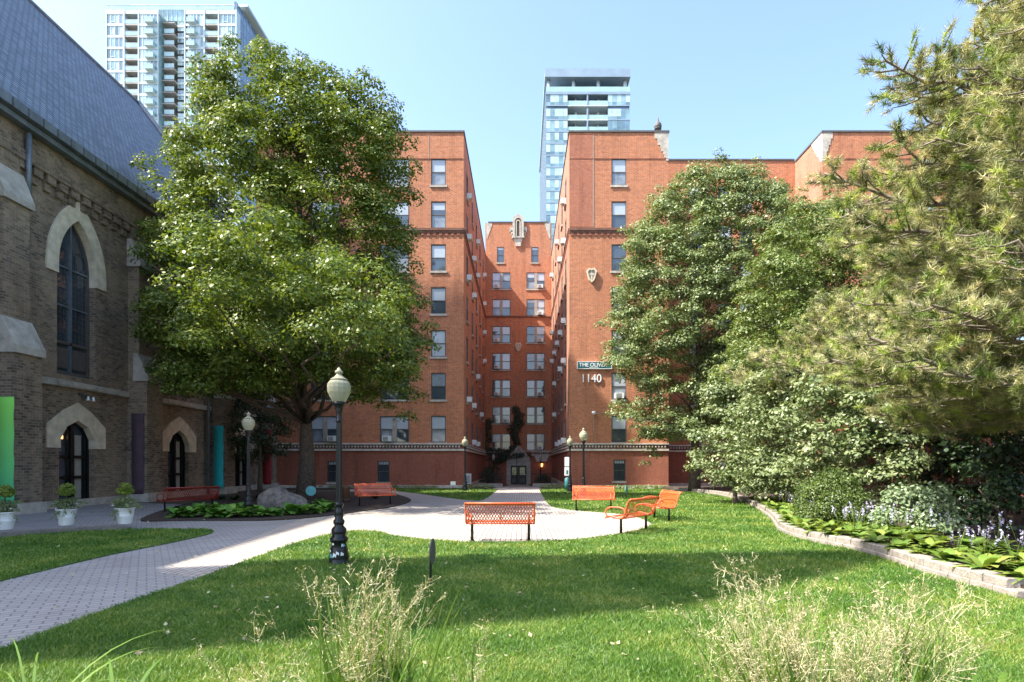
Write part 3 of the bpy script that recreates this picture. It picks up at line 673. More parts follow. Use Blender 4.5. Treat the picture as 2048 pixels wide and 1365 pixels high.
# wall panels with rectangular openings filled by arch spandrels
wins = [(b, 1.05, 5.25, 9.6, 11.6) for b in bays]; doors = [(b, .95, 0.1, 2.55, 3.5) for b in bays]
holes = [(b-hw-Y0c, b+hw-Y0c, z0, zt) for b, hw, z0, zs, zt in wins+doors]
facade(wl, (CW, Y0c, 0), (0, 1, 0), (1, 0, 0), Y1c-Y0c, -.5, ZE, holes, 'church', depth=.45)
for b, hw, z0, zs, zt in wins+doors:
    pts = cp_arch(b, hw, z0, zs, zt) if zt > 5 else cp_arch(b, hw, z0, zs, zt)
    L = [p for p in pts[1:-1] if p[0] <= b+1e-6]; Rr = [p for p in pts[1:-1] if p[0] >= b-1e-6]
    wl.extrude([(b-hw, zt), (b-hw, zs)]+L[1:]+[(b, zt)] if L[-1][1] < zt-1e-4 else [(b-hw, zt)]+L, CW-.4, CW-.001, 'church', 'x')
    wl.extrude([(b+hw, zt)]+Rr[::-1], CW-.4, CW-.001, 'church', 'x')
wl.face([(CW, Y0c, -.5), (-35.8, Y0c, -.5), (-35.8, Y0c, ZE), (-26.9, Y0c, 26.2), (CW, Y0c, ZE)], 'church')
wl.face([(CW, Y1c, -.5), (-35.8, Y1c, -.5), (-35.8, Y1c, ZE), (-26.9, Y1c, 26.2), (CW, Y1c, ZE)], 'church')
wl.face([(-35.8, Y0c, -.5), (-35.8, Y1c, -.5), (-35.8, Y1c, ZE), (-35.8, Y0c, ZE)], 'church')
# corbel table
for i in range(int((Y1c-Y0c)/.62)):
    y = Y0c+.1+i*.62
    wl.box(CW-.05, CW+.12, y, y+.3, 12.0, 12.3, 'church'); wl.box(CW-.05, CW+.22, y, y+.42, 12.3, 12.6, 'church')
wl.box(CW-.05, CW+.26, Y0c, Y1c, 12.6, 12.95, 'church'); wl.box(CW-.05, CW+.16, Y0c, Y1c, 12.95, ZE, 'church')
wl.build('wall', ch, CO)
# guessed tower at the front end, unseen, placed for its shadow over the lawn
shadow_tower = MB(); shadow_tower.box(-29.2, -23.2, -1.16, 2.3, -.5, 33, 'church')
shadow_tower.mesh([(-29.2, -1.16, 33), (-23.2, -1.16, 33), (-23.2, 2.3, 33), (-29.2, 2.3, 33), (-26.2, .6, 45)], [(0, 1, 4), (1, 2, 4), (2, 3, 4), (3, 0, 4)], 'slate'); shadow_tower.build('tower', ch, CO)
rf = MB(); rz_, rx_ = 27.0, -26.9; ex, ez = CW+.55, 14.15
rf.mesh([(ex, Y0c-.2, ez), (ex, Y1c+.2, ez), (rx_, Y1c+.2, rz_), (rx_, Y0c-.2, rz_), (-36.4, Y0c-.2, ez), (-36.4, Y1c+.2, ez)], [(0, 1, 2, 3), (3, 2, 5, 4)], 'slate')
ro = rf.build('roof', ch, CO)
md = ro.modifiers.new('s', 'SOLIDIFY'); md.thickness = .15; md.offset = -1
gt = MB(); gt.box(CW+.17, CW+.5, Y0c-.2, Y1c+.2, ZE-.02, ZE+.18, 'lead'); gt.box(CW+.28, CW+.72, Y0c-.2, Y1c+.2, ZE+.2, ZE+.52, 'lead')
for i in range(60): gt.box(CW+.715, CW+.74, Y0c+i*.66, Y0c+i*.66+.05, ZE+.2, ZE+.5, 'gray')
gt.build('gutter', ch, CO)
# upper gable ridge at far end
gb = MB(); gb.tube([(-26.9, Y1c+.2, 27.05), (-17.3, Y1c+.2, 14.3)], .22, 'lead', 6); gb.build('gable_coping', ch, CO)
rd = MB(); rd.tube([(-26.9, Y0c-.2, 27.05), (-26.9, Y1c+.2, 27.05)], .12, 'lead', 6); rd.build('ridge', ch, CO)
# buttresses
for k in range(-2, 4):
    y0 = 20.2+7.2*k-(.0); y1 = y0+1.2; b = MB()
    if k == 3: y0 = 41.2; y1 = 41.9
    b.box(CW, CW+.9, y0, y1, -.5, 5.6, 'church'); b.box(CW, CW+.5, y0+.05, y1-.05, 5.6, 10.9, 'church'); b.box(CW, CW+.2, y0+.1, y1-.1, 10.9, 12.6, 'church')
    o = b.build('buttress', ch, CO)
    c = MB(); c.extrude([(CW+.3, 6.75), (CW+.5, 6.75), (CW+1.0, 5.75), (CW+1.0, 5.5), (CW+.3, 5.5)], y0-.06, y1+.06, 'stone', 'y'); c.build('stone_weathering', o, CO)
    c = MB(); c.extrude([(CW+.0, 12.0), (CW+.22, 12.0), (CW+.62, 10.95), (CW+.62, 10.75), (CW+.0, 10.75)], y0-.04, y1+.04, 'stone', 'y'); c.build('stone_weathering', o, CO)
    c = MB(); c.box(CW, CW+1.02, y0-.08, y1+.08, -.1, .38, 'stone'); c.build('stone_plinth', o, CO)
for bi, b in enumerate(bays):
    # window surround, sill, tracery
    s = MB(); outp = cp_arch(b, 1.62, 9.15, 9.5, 12.35); innp = cp_arch(b, 1.03, 9.15, 9.6, 11.57); s.strip(outp, innp, CW-.3, CW+.07, 'limestone', 'x')
    s.build('window_surround', ch, CO)
    s = MB(); lo = b-3.0; hi = b+3.05
    s.box(CW-.02, CW+.16, lo, hi, 4.75, 5.0, 'stone'); s.extrude([(CW-.35, 5.3), (CW+.02, 5.02), (CW+.2, 4.98), (CW+.2, 4.8), (CW-.35, 4.8)], b-1.25, b+1.25, 'stone', 'y')
    s.build('sill_course', ch, CO)
    wn = MB(); t = .06; a = cp_arch(b, 1.05, 5.25, 9.6, 11.6); a2 = cp_arch(b, .95, 5.25, 9.6, 11.48)
    wn.strip(a, a2, CW-.42, CW-.25, 'frame', 'x'); wn.box(CW-.42, CW-.24, b-.05, b+.05, 5.25, 11.4, 'lead')
    wn.box(CW-.42, CW-.22, b-1.0, b+1.0, 5.25, 5.42, 'gray'); wn.box(CW-.42, CW-.24, b-1.0, b+1.0, 6.5, 6.62, 'frame')
    for z in (8.0, 9.55): wn.box(CW-.42, CW-.26, b-.98, b+.98, z, z+.07, 'lead')
    for s_ in (-1, 1):
        for z in (5.55,): wn.box(CW-.41, CW-.27, b+s_*.5-.36, b+s_*.5+.36, z, z+.8, 'frame')
        for k in range(5): wn.tube([(CW-.3, b+s_*(.12+k*.19), 6.65), (CW-.3, b+s_*(.12+k*.19), 10.6-k*.28)], .009, 'gray', 4, False)
        for k in range(20): wn.tube([(CW-.3, b+s_*.06, 6.75+k*.2), (CW-.3, b+s_*.96, 6.75+k*.2)], .008, 'gray', 4, False) if 6.75+k*.2 < 9.5 else None
        wn.tube([(CW-.28, b+s_*.5+.4*math.cos(q*.5), 10.0+.4*math.sin(q*.5)) for q in range(14)], .015, 'gray', 4, False)
    wo_ = wn.build('window', ch, CO)
    pn = MB(); pn.extrude(a2, CW-.38, CW-.34, 'glass', 'x'); pn.build('pane', wo_, CO)
    # door and its stone hood
    s = MB(); dp = cp_arch(b, .95, .1, 2.55, 3.5)
    op = [(b-1.6, 2.35), (b-1.6, 3.25), (b-.75, 3.85), (b, 4.2), (b+.75, 3.85), (b+1.6, 3.25), (b+1.6, 2.35)]
    ip = [(b-.93, 2.35), (b-.93, 2.72), (b-.6, 3.2), (b, 3.48), (b+.6, 3.2), (b+.93, 2.72), (b+.93, 2.35)]
    s.strip(op, ip, CW-.3, CW+.06, 'limestone', 'x'); s.build('door_surround', ch, CO)
    dd = MB(); ia = cp_arch(b, .86, .1, 2.55, 3.38); dd.strip(dp, ia, CW-.45, CW-.2, 'black', 'x')
    dd.box(CW-.42, CW-.2, b-.07, b+.07, .1, 3.4, 'black')
    for s_ in (-1, 1):
        for z0_, z1_ in ((.1, .22), (1.12, 1.24), (1.95, 2.07)): dd.box(CW-.42, CW-.24, b+s_*.07 if s_ > 0 else b-.86, b+.86 if s_ > 0 else b-.07, z0_, z1_, 'black')
        dd.box(CW-.42, CW-.24, b+s_*.78-.04, b+s_*.78+.04, .22, 2.8, 'black'); dd.box(CW-.42, CW-.24, b+s_*.14-.04, b+s_*.14+.04, .22, 3.1, 'black')
    do = dd.build('door', ch, CO)
    pn = MB(); pn.extrude(ia, CW-.40, CW-.36, 'glass', 'x'); pn.box(CW-.355, CW-.34, b+.22, b+.68, .3, 2.9, 'plaster'); pn.build('door_glass', do, CO)
    if bi == 2: pn = MB(); pn.box(CW-.355, CW-.34, b-.75, b-.3, 2.72, 2.86, 'lampglow'); pn.build('ceiling_lamp', do, CO)
bs = MB(); bs.box(CW, CW+.14, Y0c, Y1c, -.1, .3, 'stone'); bs.build('plinth', ch, CO)
dsp = MB(); dsp.tube([(CW+.2, 34.1, 0), (CW+.2, 34.1, 13.6)], .09, 'lead', 8); dsp.build('downspout', ch, CO)
dsp = MB(); dsp.tube([(CW+.3, 21.55, 11.2), (CW+.3, 21.55, 13.6)], .09, 'lead', 8); dsp.build('downspout', ch, CO)
# security light over the near door
sl_ = thing('wall_light', 'twin security light fixed above the nearest church door', 'light', (CW, 24.6, 4.45))
mb = MB(); mb.tube([(0, -.2, .12), (.2, -.25, .12)], .05, 'gray', 8); mb.box(0, .08, -.08, .3, -.04, .1, 'gray'); mb.tube([(.05, -.2, .1), (.05, .25, .05)], .025, 'gray', 6); mb.build('bracket', sl_)
for s_ in (0, .3): mb = MB(); mb.lathe([(.03, .1), (.05, 0), (.08, -.08)], 'white', (.15, .12+s_, -.04), 10); mb.build('lamp_head', sl_)
# banners on the buttresses
def banner(mat, y, x0, x1, z0, z1, label):
    t = thing('banner', label, 'banner', (x0, y-.06, z0), 0, 'coloured banners on the church buttresses'); n = 12; vs = []; fs = []
    for i in range(n+1):
        for j in range(3):
            vs.append(((x1-x0)*j/2, -.02*math.sin(i*1.9+j)-.02, (z1-z0)*i/n))
    for i in range(n):
        for j in range(2): a = i*3+j; fs.append((a, a+1, a+4, a+3))
    mb = MB(); mb.mesh(vs, fs, mat, True); o = mb.build('cloth', t); m_ = o.modifiers.new('s', 'SOLIDIFY'); m_.thickness = .01
    mb = MB(); mb.tube([(-.02, .01, z1-z0), (x1-x0+.02, .01, z1-z0)], .02, 'gray', 6); mb.tube([(-.02, .01, 0), (x1-x0+.02, .01, 0)], .02, 'gray', 6); mb.build('rod', t)
banner('greencloth', 20.2, -17.75, -17.02, .25, 3.98, 'bright green banner hanging on the nearest church buttress')
banner('purplecloth', 27.4, -17.75, -17.2, .35, 4.0, 'dark purple banner on the buttress between the two church doors')
banner('tealcloth', 34.6, -17.7, -17.15, .3, 3.9, 'turquoise banner on the buttress left of the far lamp post')
banner('redcloth', 41.2, -17.7, -17.15, .3, 4.0, 'red banner on the church buttress nearest the brick building')

# ---------------------------------------------------------------- stepped slab added unseen at the left to shade the wing fronts
nb = thing('shade_slab', 'plain concrete slab added outside the frame left of the church to shade the brick wings', 'building', (-46, 30, 0))
mb = MB(); mb.box(-6, 4, -4.6, -1.8, 0, 68.5, 'stone'); mb.box(-6, 4, -1.8, 6.5, 0, 58.5, 'stone'); mb.build('wall', nb)
mb = MB()
for k in range(18):
    for y in (-4, -1, .4, 1.8, 3.4, 5): mb.box(3.99, 4.03, y, y+1, 2+k*3.1, 3.6+k*3.1, 'glass')
tag(mb.build('window', nb), kind='stuff')

# ---------------------------------------------------------------- glass towers
def tbox(name, parent, off, boxes):
    mb = MB()
    for b in boxes: mb.box(*b)
    return mb.build(name, parent, off)
TY = 155.; s = TY/F
def tX(px): return (px-CX)*s
TO = (tX(344), TY, 0)
t1 = thing('glass_tower', 'wide pale glass condominium tower with white slabs rising behind the church', 'tower', TO)
ztop = wz(20, TY); x0, x1 = tX(213), tX(472)
rx0, rx1 = tX(318), tX(369)
tbox('core', t1, TO, [(x0+.3, rx0-.15, TY+2.2, TY+24, 0, ztop-.2, 'tsoffit'), (rx0-.14, rx1+.14, TY+5, TY+24, 0, ztop-2.6, 'tsoffit'), (rx1+.15, x1-.6, TY+2.2, TY+24, 0, ztop-.2, 'tsoffit')])
wb = {}
def winunit(w_, h_, npan, key, dark=.35, seed=0):
    mb = MB(); r_ = random.Random(seed); pw = w_/npan
    for i in range(npan):
        a, b = i*pw, (i+1)*pw; v = r_.random(); m1 = 'tglassdark' if v < dark else 'tblind' if v < dark+.3 else 'tglass'
        mb.box(a+.06, b-.06, .06, .12, .05, h_-.05, m1)
    f = MB()
    for i in range(npan+1): f.box(i*pw-.07, i*pw+.07, .0, .1, 0, h_, 'twhite')
    f.box(.07, w_-.07, .0, .1, 0, .06, 'twhite'); f.box(.07, w_-.07, .0, .1, h_-.06, h_, 'twhite')
    if npan > 2 and r_.random() < .7: f.box(pw*1.1, pw*1.9, -.02, .08, h_*.2, h_*.25, 'twhite')
    return f, mb
baysT = [(65, 225, 4, 0), (378, 455, 2, 0), (455, 560, 3, 0), (705, 825, 3, 2.6), (860, 940, 3, 0), (945, 1010, 2, 0), (1160, 1325, 4, 0)]
fh = 23.3*s
wproto = {}
for k in range(13):
    zf = ztop-.9-(k+1)*fh
    for bi, (a, b, npan, dd) in enumerate(baysT):
        xa, xb = tX(200+a/4.875), tX(200+b/4.875); key = (bi, (k*3+bi) % 4); h_ = fh-.55
        if key not in wproto:
            f, p = winunit(xb-xa, h_, npan, key, .38, bi*10+key[1]); o = f.build('window', t1); p.build('pane', o); wproto[key] = o
        else: o = copy_tree(wproto[key], t1)
        o.location = (xa-TO[0], dd, zf+.3)
sl_ = MB()
for k in range(45):
    zf = ztop-.9-k*fh
    if zf < 2: break
    hh = 1.0 if k == 0 else .5
    for a, b in ((60, 236), (376, 575), (822, 1018), (1156, 1330)): sl_.box(tX(200+a/4.875), tX(200+b/4.875), TY-.05, TY+2.3, zf-.25, zf+hh-.2, 'twhite')
    for a, b in ((236, 376), (1018, 1156)): sl_.box(tX(200+a/4.875), tX(200+b/4.875), TY-.02, TY+3.0, zf-.1, zf+hh-.3, 'twhite' if k == 0 else 'tsoffit')
    zr = zf-2.6*.6
    sl_.box(rx0-.1, tX(200+700/4.875), TY+1.2, TY+5, zr-.1, zr+.15, 'tsoffit'); sl_.box(tX(200+700/4.875), tX(200+828/4.875), TY+2.5, TY+5, zr-.2, zr+.3, 'twhite')
sl_.build('floor_slabs', t1, TO)
pr = MB()
for a in (63, 236, 376, 566, 828, 1018, 1156, 1328): pr.box(tX(200+a/4.875)-.12, tX(200+a/4.875)+.12, TY-.12, TY+2, 0, ztop, 'twhite')
pr.box(rx0-.05, rx0+.02, TY, TY+5, 0, ztop-1, 'tglass'); pr.build('piers', t1, TO)
bproto = None
for k in range(13):
    zf = ztop-.9-(k+1)*fh
    for a, b, dd in ((240, 370, -.02), (1022, 1154, -.02), (452, 538, -1.0), (862, 940, -1.0), (600, 697, 1.15)):
        xa, xb = tX(200+a/4.875), tX(200+b/4.875); zz = zf if dd < 1 else zf-1.56
        mb = MB(); mb.box(0, xb-xa, 0, .06, .1, 1.15, 'tbal'); mb.box(0, xb-xa, -.03, .09, 1.15, 1.22, 'twhite'); 
        if dd == -1.0: mb.box(0, xb-xa, 0, 1.0, 0, .12, 'twhite'); mb.box(0, .06, .06, 1, .12, 1.15, 'tbal'); mb.box(xb-xa-.06, xb-xa, .06, 1, .12, 1.15, 'tbal')
        key = ('b', a)
        if key not in wproto: o = mb.build('balcony', t1); wproto[key] = o
        else: o = wproto[key].copy(); col.objects.link(o); o.parent = t1
        o.location = (xa-TO[0], dd, zz+.2)
# dark side face glass
sd_ = MB(); xr = x1+.05; sd_.box(x1-.5, xr, TY+.1, TY+24, 0, ztop+2.2, 'tsteel')
for k in range(42): sd_.box(xr, xr+.06, TY+.1, TY+24, ztop-.9-k*fh, ztop-.7-k*fh, 'tmetal')
for k in range(13): sd_.box(xr, xr+.05, TY+.1+k*1.95, TY+.25+k*1.95, 0, ztop+2.2, 'tmetal')
sd_.build('side_glazing', t1, TO)
ph = MB(); ph.box(x0+5, x1-.8, TY+4, TY+22, ztop, ztop+3.4, 'tglass'); ph.box(x0+4, x1+1.5, TY+3.4, TY+23, ztop+3.4, ztop+4.0, 'twhite')
for k in range(22): ph.box(x0+5+k*1.2, x0+5.12+k*1.2, TY+3.9, TY+4, ztop, ztop+3.4, 'twhite')
ph.box(x0, x1-.6, TY+.1, TY+.16, ztop+.1, ztop+1.2, 'tbal'); ph.box(x0, x1-.6, TY+.05, TY+.2, ztop+1.2, ztop+1.28, 'twhite'); ph.build('penthouse', t1, TO)
# right tower
TY = 153.; s = TY/F
x0, x1 = tX(1092), tX(1260); ztop = wz(139, TY); TO = (x0, TY, 0)
t2 = thing('glass_tower', 'narrow blue glass tower with flat overhanging roof behind the right brick wing', 'tower', TO)
xb0, xb1 = tX(1135), tX(1216); zr0 = ztop-2.1; zp = wz(184, TY); z1_ = wz(189, TY)
tbox('core', t2, TO, [(x0+.1, xb0, TY+.3, TY+50, 0, z1_, 'tsteel'), (xb0, xb1, TY+3.2, TY+50, 0, z1_, 'tsoffit'), (xb1, x1-.1, TY+.3, TY+50, 0, z1_, 'tsteel'), (x0+3, x1-3, TY+4, TY+46, z1_, zr0, 'tglass')])
tbox('roof_slab', t2, TO, [(x0-.3, x1+.1, TY-.3, TY+50, zr0, ztop, 'tmetal'), (x0-.1, x1+.1, TY-.1, TY+50, z1_-.05, zp, 'tmetal')])
mb = MB()
for px in (1098, 1148, 1198, 1252): mb.lathe([(.45, zp), (.45, zr0)], 'twhite', (tX(px), TY+1.5, 0), 10)
mb.build('roof_columns', t2, TO)
mb = MB(); mb.box(x0, x1, TY, TY+.06, zp, zp+1.3, 'tbal'); mb.build('roof_railing', t2, TO)
mb = MB()
for k in range(9): mb.box(x0+4+k*1.6, x0+5.4+k*1.6, TY+3.9, TY+4, zp, zr0-1.2, ['tblind', 'tglassdark', 'tglass'][k % 3])
mb.build('penthouse_glazing', t2, TO)
fh = 23.7*s; wp2 = {}
for k in range(14):
    zf = z1_-(k+1)*fh-(0 if k == 0 else .6)
    for bi, (xa, xb) in enumerate(((x0, xb0), (xb1, x1))):
        key = (bi, (k*2+bi) % 5)
        if key not in wp2:
            r_ = random.Random(k*7+bi); f = MB(); p = MB(); W_ = xb-xa; pw = W_/5; h_ = fh-.35
            for i in range(5):
                v = r_.random()
                p.box(i*pw+.03, (i+1)*pw-.03, .02, .08, h_*.28, h_, 'tblind' if v < .55 else 'tglass' if v < .8 else 'tglassdark'); p.box(i*pw+.03, (i+1)*pw-.03, .02, .08, 0, h_*.27, 'tglassdark' if r_.random() < .4 else 'tglass')
                f.box(i*pw-.03, i*pw+.03, 0, .1, 0, h_, 'tmetal')
            f.box(W_-.03, W_+.03, 0, .1, 0, h_, 'tmetal'); f.box(0, W_, -.03, .12, -.3, 0, 'tmetal')
            o = f.build('window', t2); p.build('pane', o); wp2[key] = o
        else: o = copy_tree(wp2[key], t2)
        o.location = (xa-TO[0], 0, zf+.3)
    if k < 6:
        if 'bal' not in wp2:
            f = MB(); W_ = xb1-xb0; f.box(0, W_, .0, 3.2, -.3, -.05, 'twhite'); f.box(0, W_, .1, .14, 0, 1.15, 'tbal'); f.box(W_/2-.25, W_/2+.1, -.03, .5, 0, fh-.35, 'tmetal')
            for q in (.22, .78): f.lathe([(.35, 0), (.35, fh-.35)], 'twhite', (W_*q, 2, 0), 8)
            for q in range(8): f.box(q*W_/8+.1, (q+1)*W_/8-.1, 3.1, 3.18, .1, fh-.9, ['tglassdark', 'tglass', 'tblind'][q % 3])
            o = f.build('balcony', t2); wp2['bal'] = o
        else: o = wp2['bal'].copy(); col.objects.link(o); o.parent = t2
        o.location = (xb0-TO[0], 0, zf+.3)
mb = MB()
for k in range(32): mb.box(x0-.06, x0+.09, TY+.3, TY+50, z1_-k*fh-.3, z1_-k*fh, 'tmetal')
for k in range(26): mb.box(x0-.05, x0+.09, TY+.3+k*1.95, TY+.45+k*1.95, 0, z1_, 'tmetal')
mb.build('side_glazing', t2, TO)

# ---------------------------------------------------------------- trees
def rows(Y, L): return [(wz(y, Y), wx(a, Y), wx(b, Y)) for y, a, b in L]
LY = 28.
r_ = rows(LY, [(150, 420, 640), (200, 410, 765), (250, 400, 795), (290, 365, 812), (330, 340, 815), (400, 330, 815), (470, 320, 812), (520, 320, 812), (600, 320, 830), (680, 320, 850), (740, 325, 845), (785, 335, 810)])
ex_ = [(wx(a, LY+dy), LY+dy, wz(b, LY+dy), rr_) for a, b, dy, rr_ in [(455, 95, 0, .5), (462, 120, 0, .65), (445, 150, 0, .8), (518, 95, 1, .5), (528, 125, 1, .75), (562, 112, .5, .5), (570, 145, 0, .8), (612, 135, 1, .6), (640, 150, 0, .6), (722, 160, 0, .5), (742, 185, 0, .7), (690, 170, 1, .7), (405, 128, 0, .5), (400, 180, 0, .6), (290, 330, 0, .6), (310, 370, -1, .7), (285, 460, 0, .7), (295, 555, 0, .7), (815, 840, -1, .6), (825, 800, 0, .8), (800, 790, 0, .8), (770, 820, 0, .6), (740, 800, 0, .8), (855, 700, 0, .7), (815, 290, 0, .6), (820, 340, 0, .7), (822, 400, 0, .7), (815, 470, 0, .7), (825, 540, 0, .7), (838, 610, 0, .7), (860, 660, 0, .6)]]
rl = random.Random(77)
ex_ += [(wx(a, 24.5), 24.5+rl.uniform(-1.2, 1.2), wz(b, 24.5), rl.uniform(.55, .95)) for a, b in [(rl.uniform(335, 590), rl.uniform(600, 790)) for _ in range(70)]]
ex_ += [(wx(a, 26), 26+rl.uniform(-1.2, 1.2), wz(b, 26), rl.uniform(.55, .9)) for a, b in [(rl.uniform(640, 830), rl.uniform(700, 800)) for _ in range(30)]]
rq = random.Random(8)
ex_ += [(x_, 21.4+2.6*rq.uniform(-1, 1), 5.4+rq.uniform(0, 1)*(4.6 if x_ < -6.5 else 2.4), .8) for x_ in [rq.uniform(-12, -4.6) for _ in range(85)]]
ex_ += [(wx(a, 28), 28, wz(b, 28), .4) for a, b in ((458, 88), (465, 80), (440, 112), (522, 92), (515, 100), (560, 100), (600, 118), (730, 150), (755, 172), (395, 128), (388, 150), (275, 335), (268, 450), (283, 470))]
linden = make_tree('linden_tree', 'tall broad linden tree with dense yellow green crown beside the church', 'tree', (wx(611, 28.8), 28.8), r_, LY, 5.0, 1050, 5, .15, 360, 'leaf_linden', .33, 17.0, nb=70, rad=(.3, .95), flat=.95, extra=ex_, up=.5)
AY = 36.
r_ = rows(AY, [(335, 1435, 1475), (365, 1350, 1545), (420, 1285, 1590), (500, 1255, 1625), (580, 1240, 1640), (660, 1228, 1640), (730, 1222, 1620), (800, 1265, 1600), (850, 1270, 1560), (880, 1280, 1450)])
ex_ = [(wx(a, AY), AY+dy, wz(b, AY), q) for a, b, dy, q in [(1440, 320, 0, .5), (1385, 335, 0, .45), (1520, 335, 0, .4), (1518, 355, 0, .5), (1225, 715, 0, .6), (1240, 740, -1, .6), (1262, 690, 0, .6), (1210, 730, 0, .4), (1250, 835, 0, .5), (1290, 930, 0, .4), (1300, 905, 0, .5), (1245, 590, 0, .6), (1575, 420, 0, .6), (1270, 860, -1, .6), (1300, 870, -1, .7), (1330, 880, 0, .6), (1270, 885, 0, .4), (1310, 915, 0, .5), (1600, 400, 0, .5), (1620, 440, 0, .6)]]
ra = random.Random(15)
ex_ += [(wx(a, AY-2), AY-2+ra.uniform(-1.5, 1.5), wz(b, AY-2), ra.uniform(.35, .75)) for a, b in [(ra.uniform(1235, 1330), ra.uniform(560, 860)) for _ in range(42)]+[(ra.uniform(1198, 1250), ra.uniform(655, 760)) for _ in range(9)]+[(ra.uniform(1540, 1660), ra.uniform(390, 560)) for _ in range(40)]+[(ra.uniform(1240, 1300), ra.uniform(440, 560)) for _ in range(12)]]
ex_ += [(wx(a, AY), AY, wz(b, AY), .35) for a, b in ((1436, 305), (1448, 318), (1512, 322), (1525, 340), (1395, 340), (1360, 352), (1318, 378), (1305, 395), (1575, 385))]
make_tree('ash_tree', 'loose grey green tree in front of the right brick wing and name sign', 'tree', (wx(1388, AY), AY), r_, AY, 3.8, 1150, 21, .15, 330, 'leaf_ash', .26, 16.5, nb=70, rad=(.35, .9), extra=ex_, up=.6, flat=.9)
BY = 29.
r_ = rows(BY, [(415, 1600, 1730), (480, 1530, 1800), (560, 1480, 1850), (660, 1450, 1880), (760, 1440, 1880)])
make_tree('maple_tree', 'bright green tree behind the two pines', 'tree', (wx(1650, BY), BY), r_, BY, 3.2, 420, 31, .14, 330, 'leaf_bright', .22, 10, nb=30, rad=(.5, .95), up=.6)
# dark understory trees between church and building
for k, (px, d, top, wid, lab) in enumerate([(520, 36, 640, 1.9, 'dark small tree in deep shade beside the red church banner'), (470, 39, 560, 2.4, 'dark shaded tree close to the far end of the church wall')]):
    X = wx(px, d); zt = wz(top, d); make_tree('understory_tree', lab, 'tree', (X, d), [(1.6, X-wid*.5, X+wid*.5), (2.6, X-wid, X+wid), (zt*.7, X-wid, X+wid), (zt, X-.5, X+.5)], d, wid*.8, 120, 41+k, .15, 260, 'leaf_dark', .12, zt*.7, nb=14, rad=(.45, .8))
# large leafy shrubs on the right
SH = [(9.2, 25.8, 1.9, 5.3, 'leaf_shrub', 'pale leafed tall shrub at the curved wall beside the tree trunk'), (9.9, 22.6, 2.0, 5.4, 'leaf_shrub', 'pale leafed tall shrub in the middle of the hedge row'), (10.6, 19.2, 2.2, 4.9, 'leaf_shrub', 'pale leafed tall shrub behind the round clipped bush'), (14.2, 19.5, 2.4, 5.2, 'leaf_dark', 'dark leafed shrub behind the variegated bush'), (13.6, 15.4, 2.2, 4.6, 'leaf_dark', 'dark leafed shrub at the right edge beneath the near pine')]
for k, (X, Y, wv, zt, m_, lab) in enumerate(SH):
    make_tree('tall_shrub', lab, 'shrub', (X, Y), [(.6, X-wv*.6, X+wv*.6), (1.3, X-wv, X+wv), (zt*.65, X-wv, X+wv), (zt-.3, X-wv*.55, X+wv*.55)], Y, wv*.9, 190, 60+k, .14 if k < 3 else .2, 300 if k < 3 else 150, m_, .09, zt*.75, nb=24, rad=(.38, .65), group='tall shrubs along the right bed', part='foliage', bark='palebark', inner=.4)
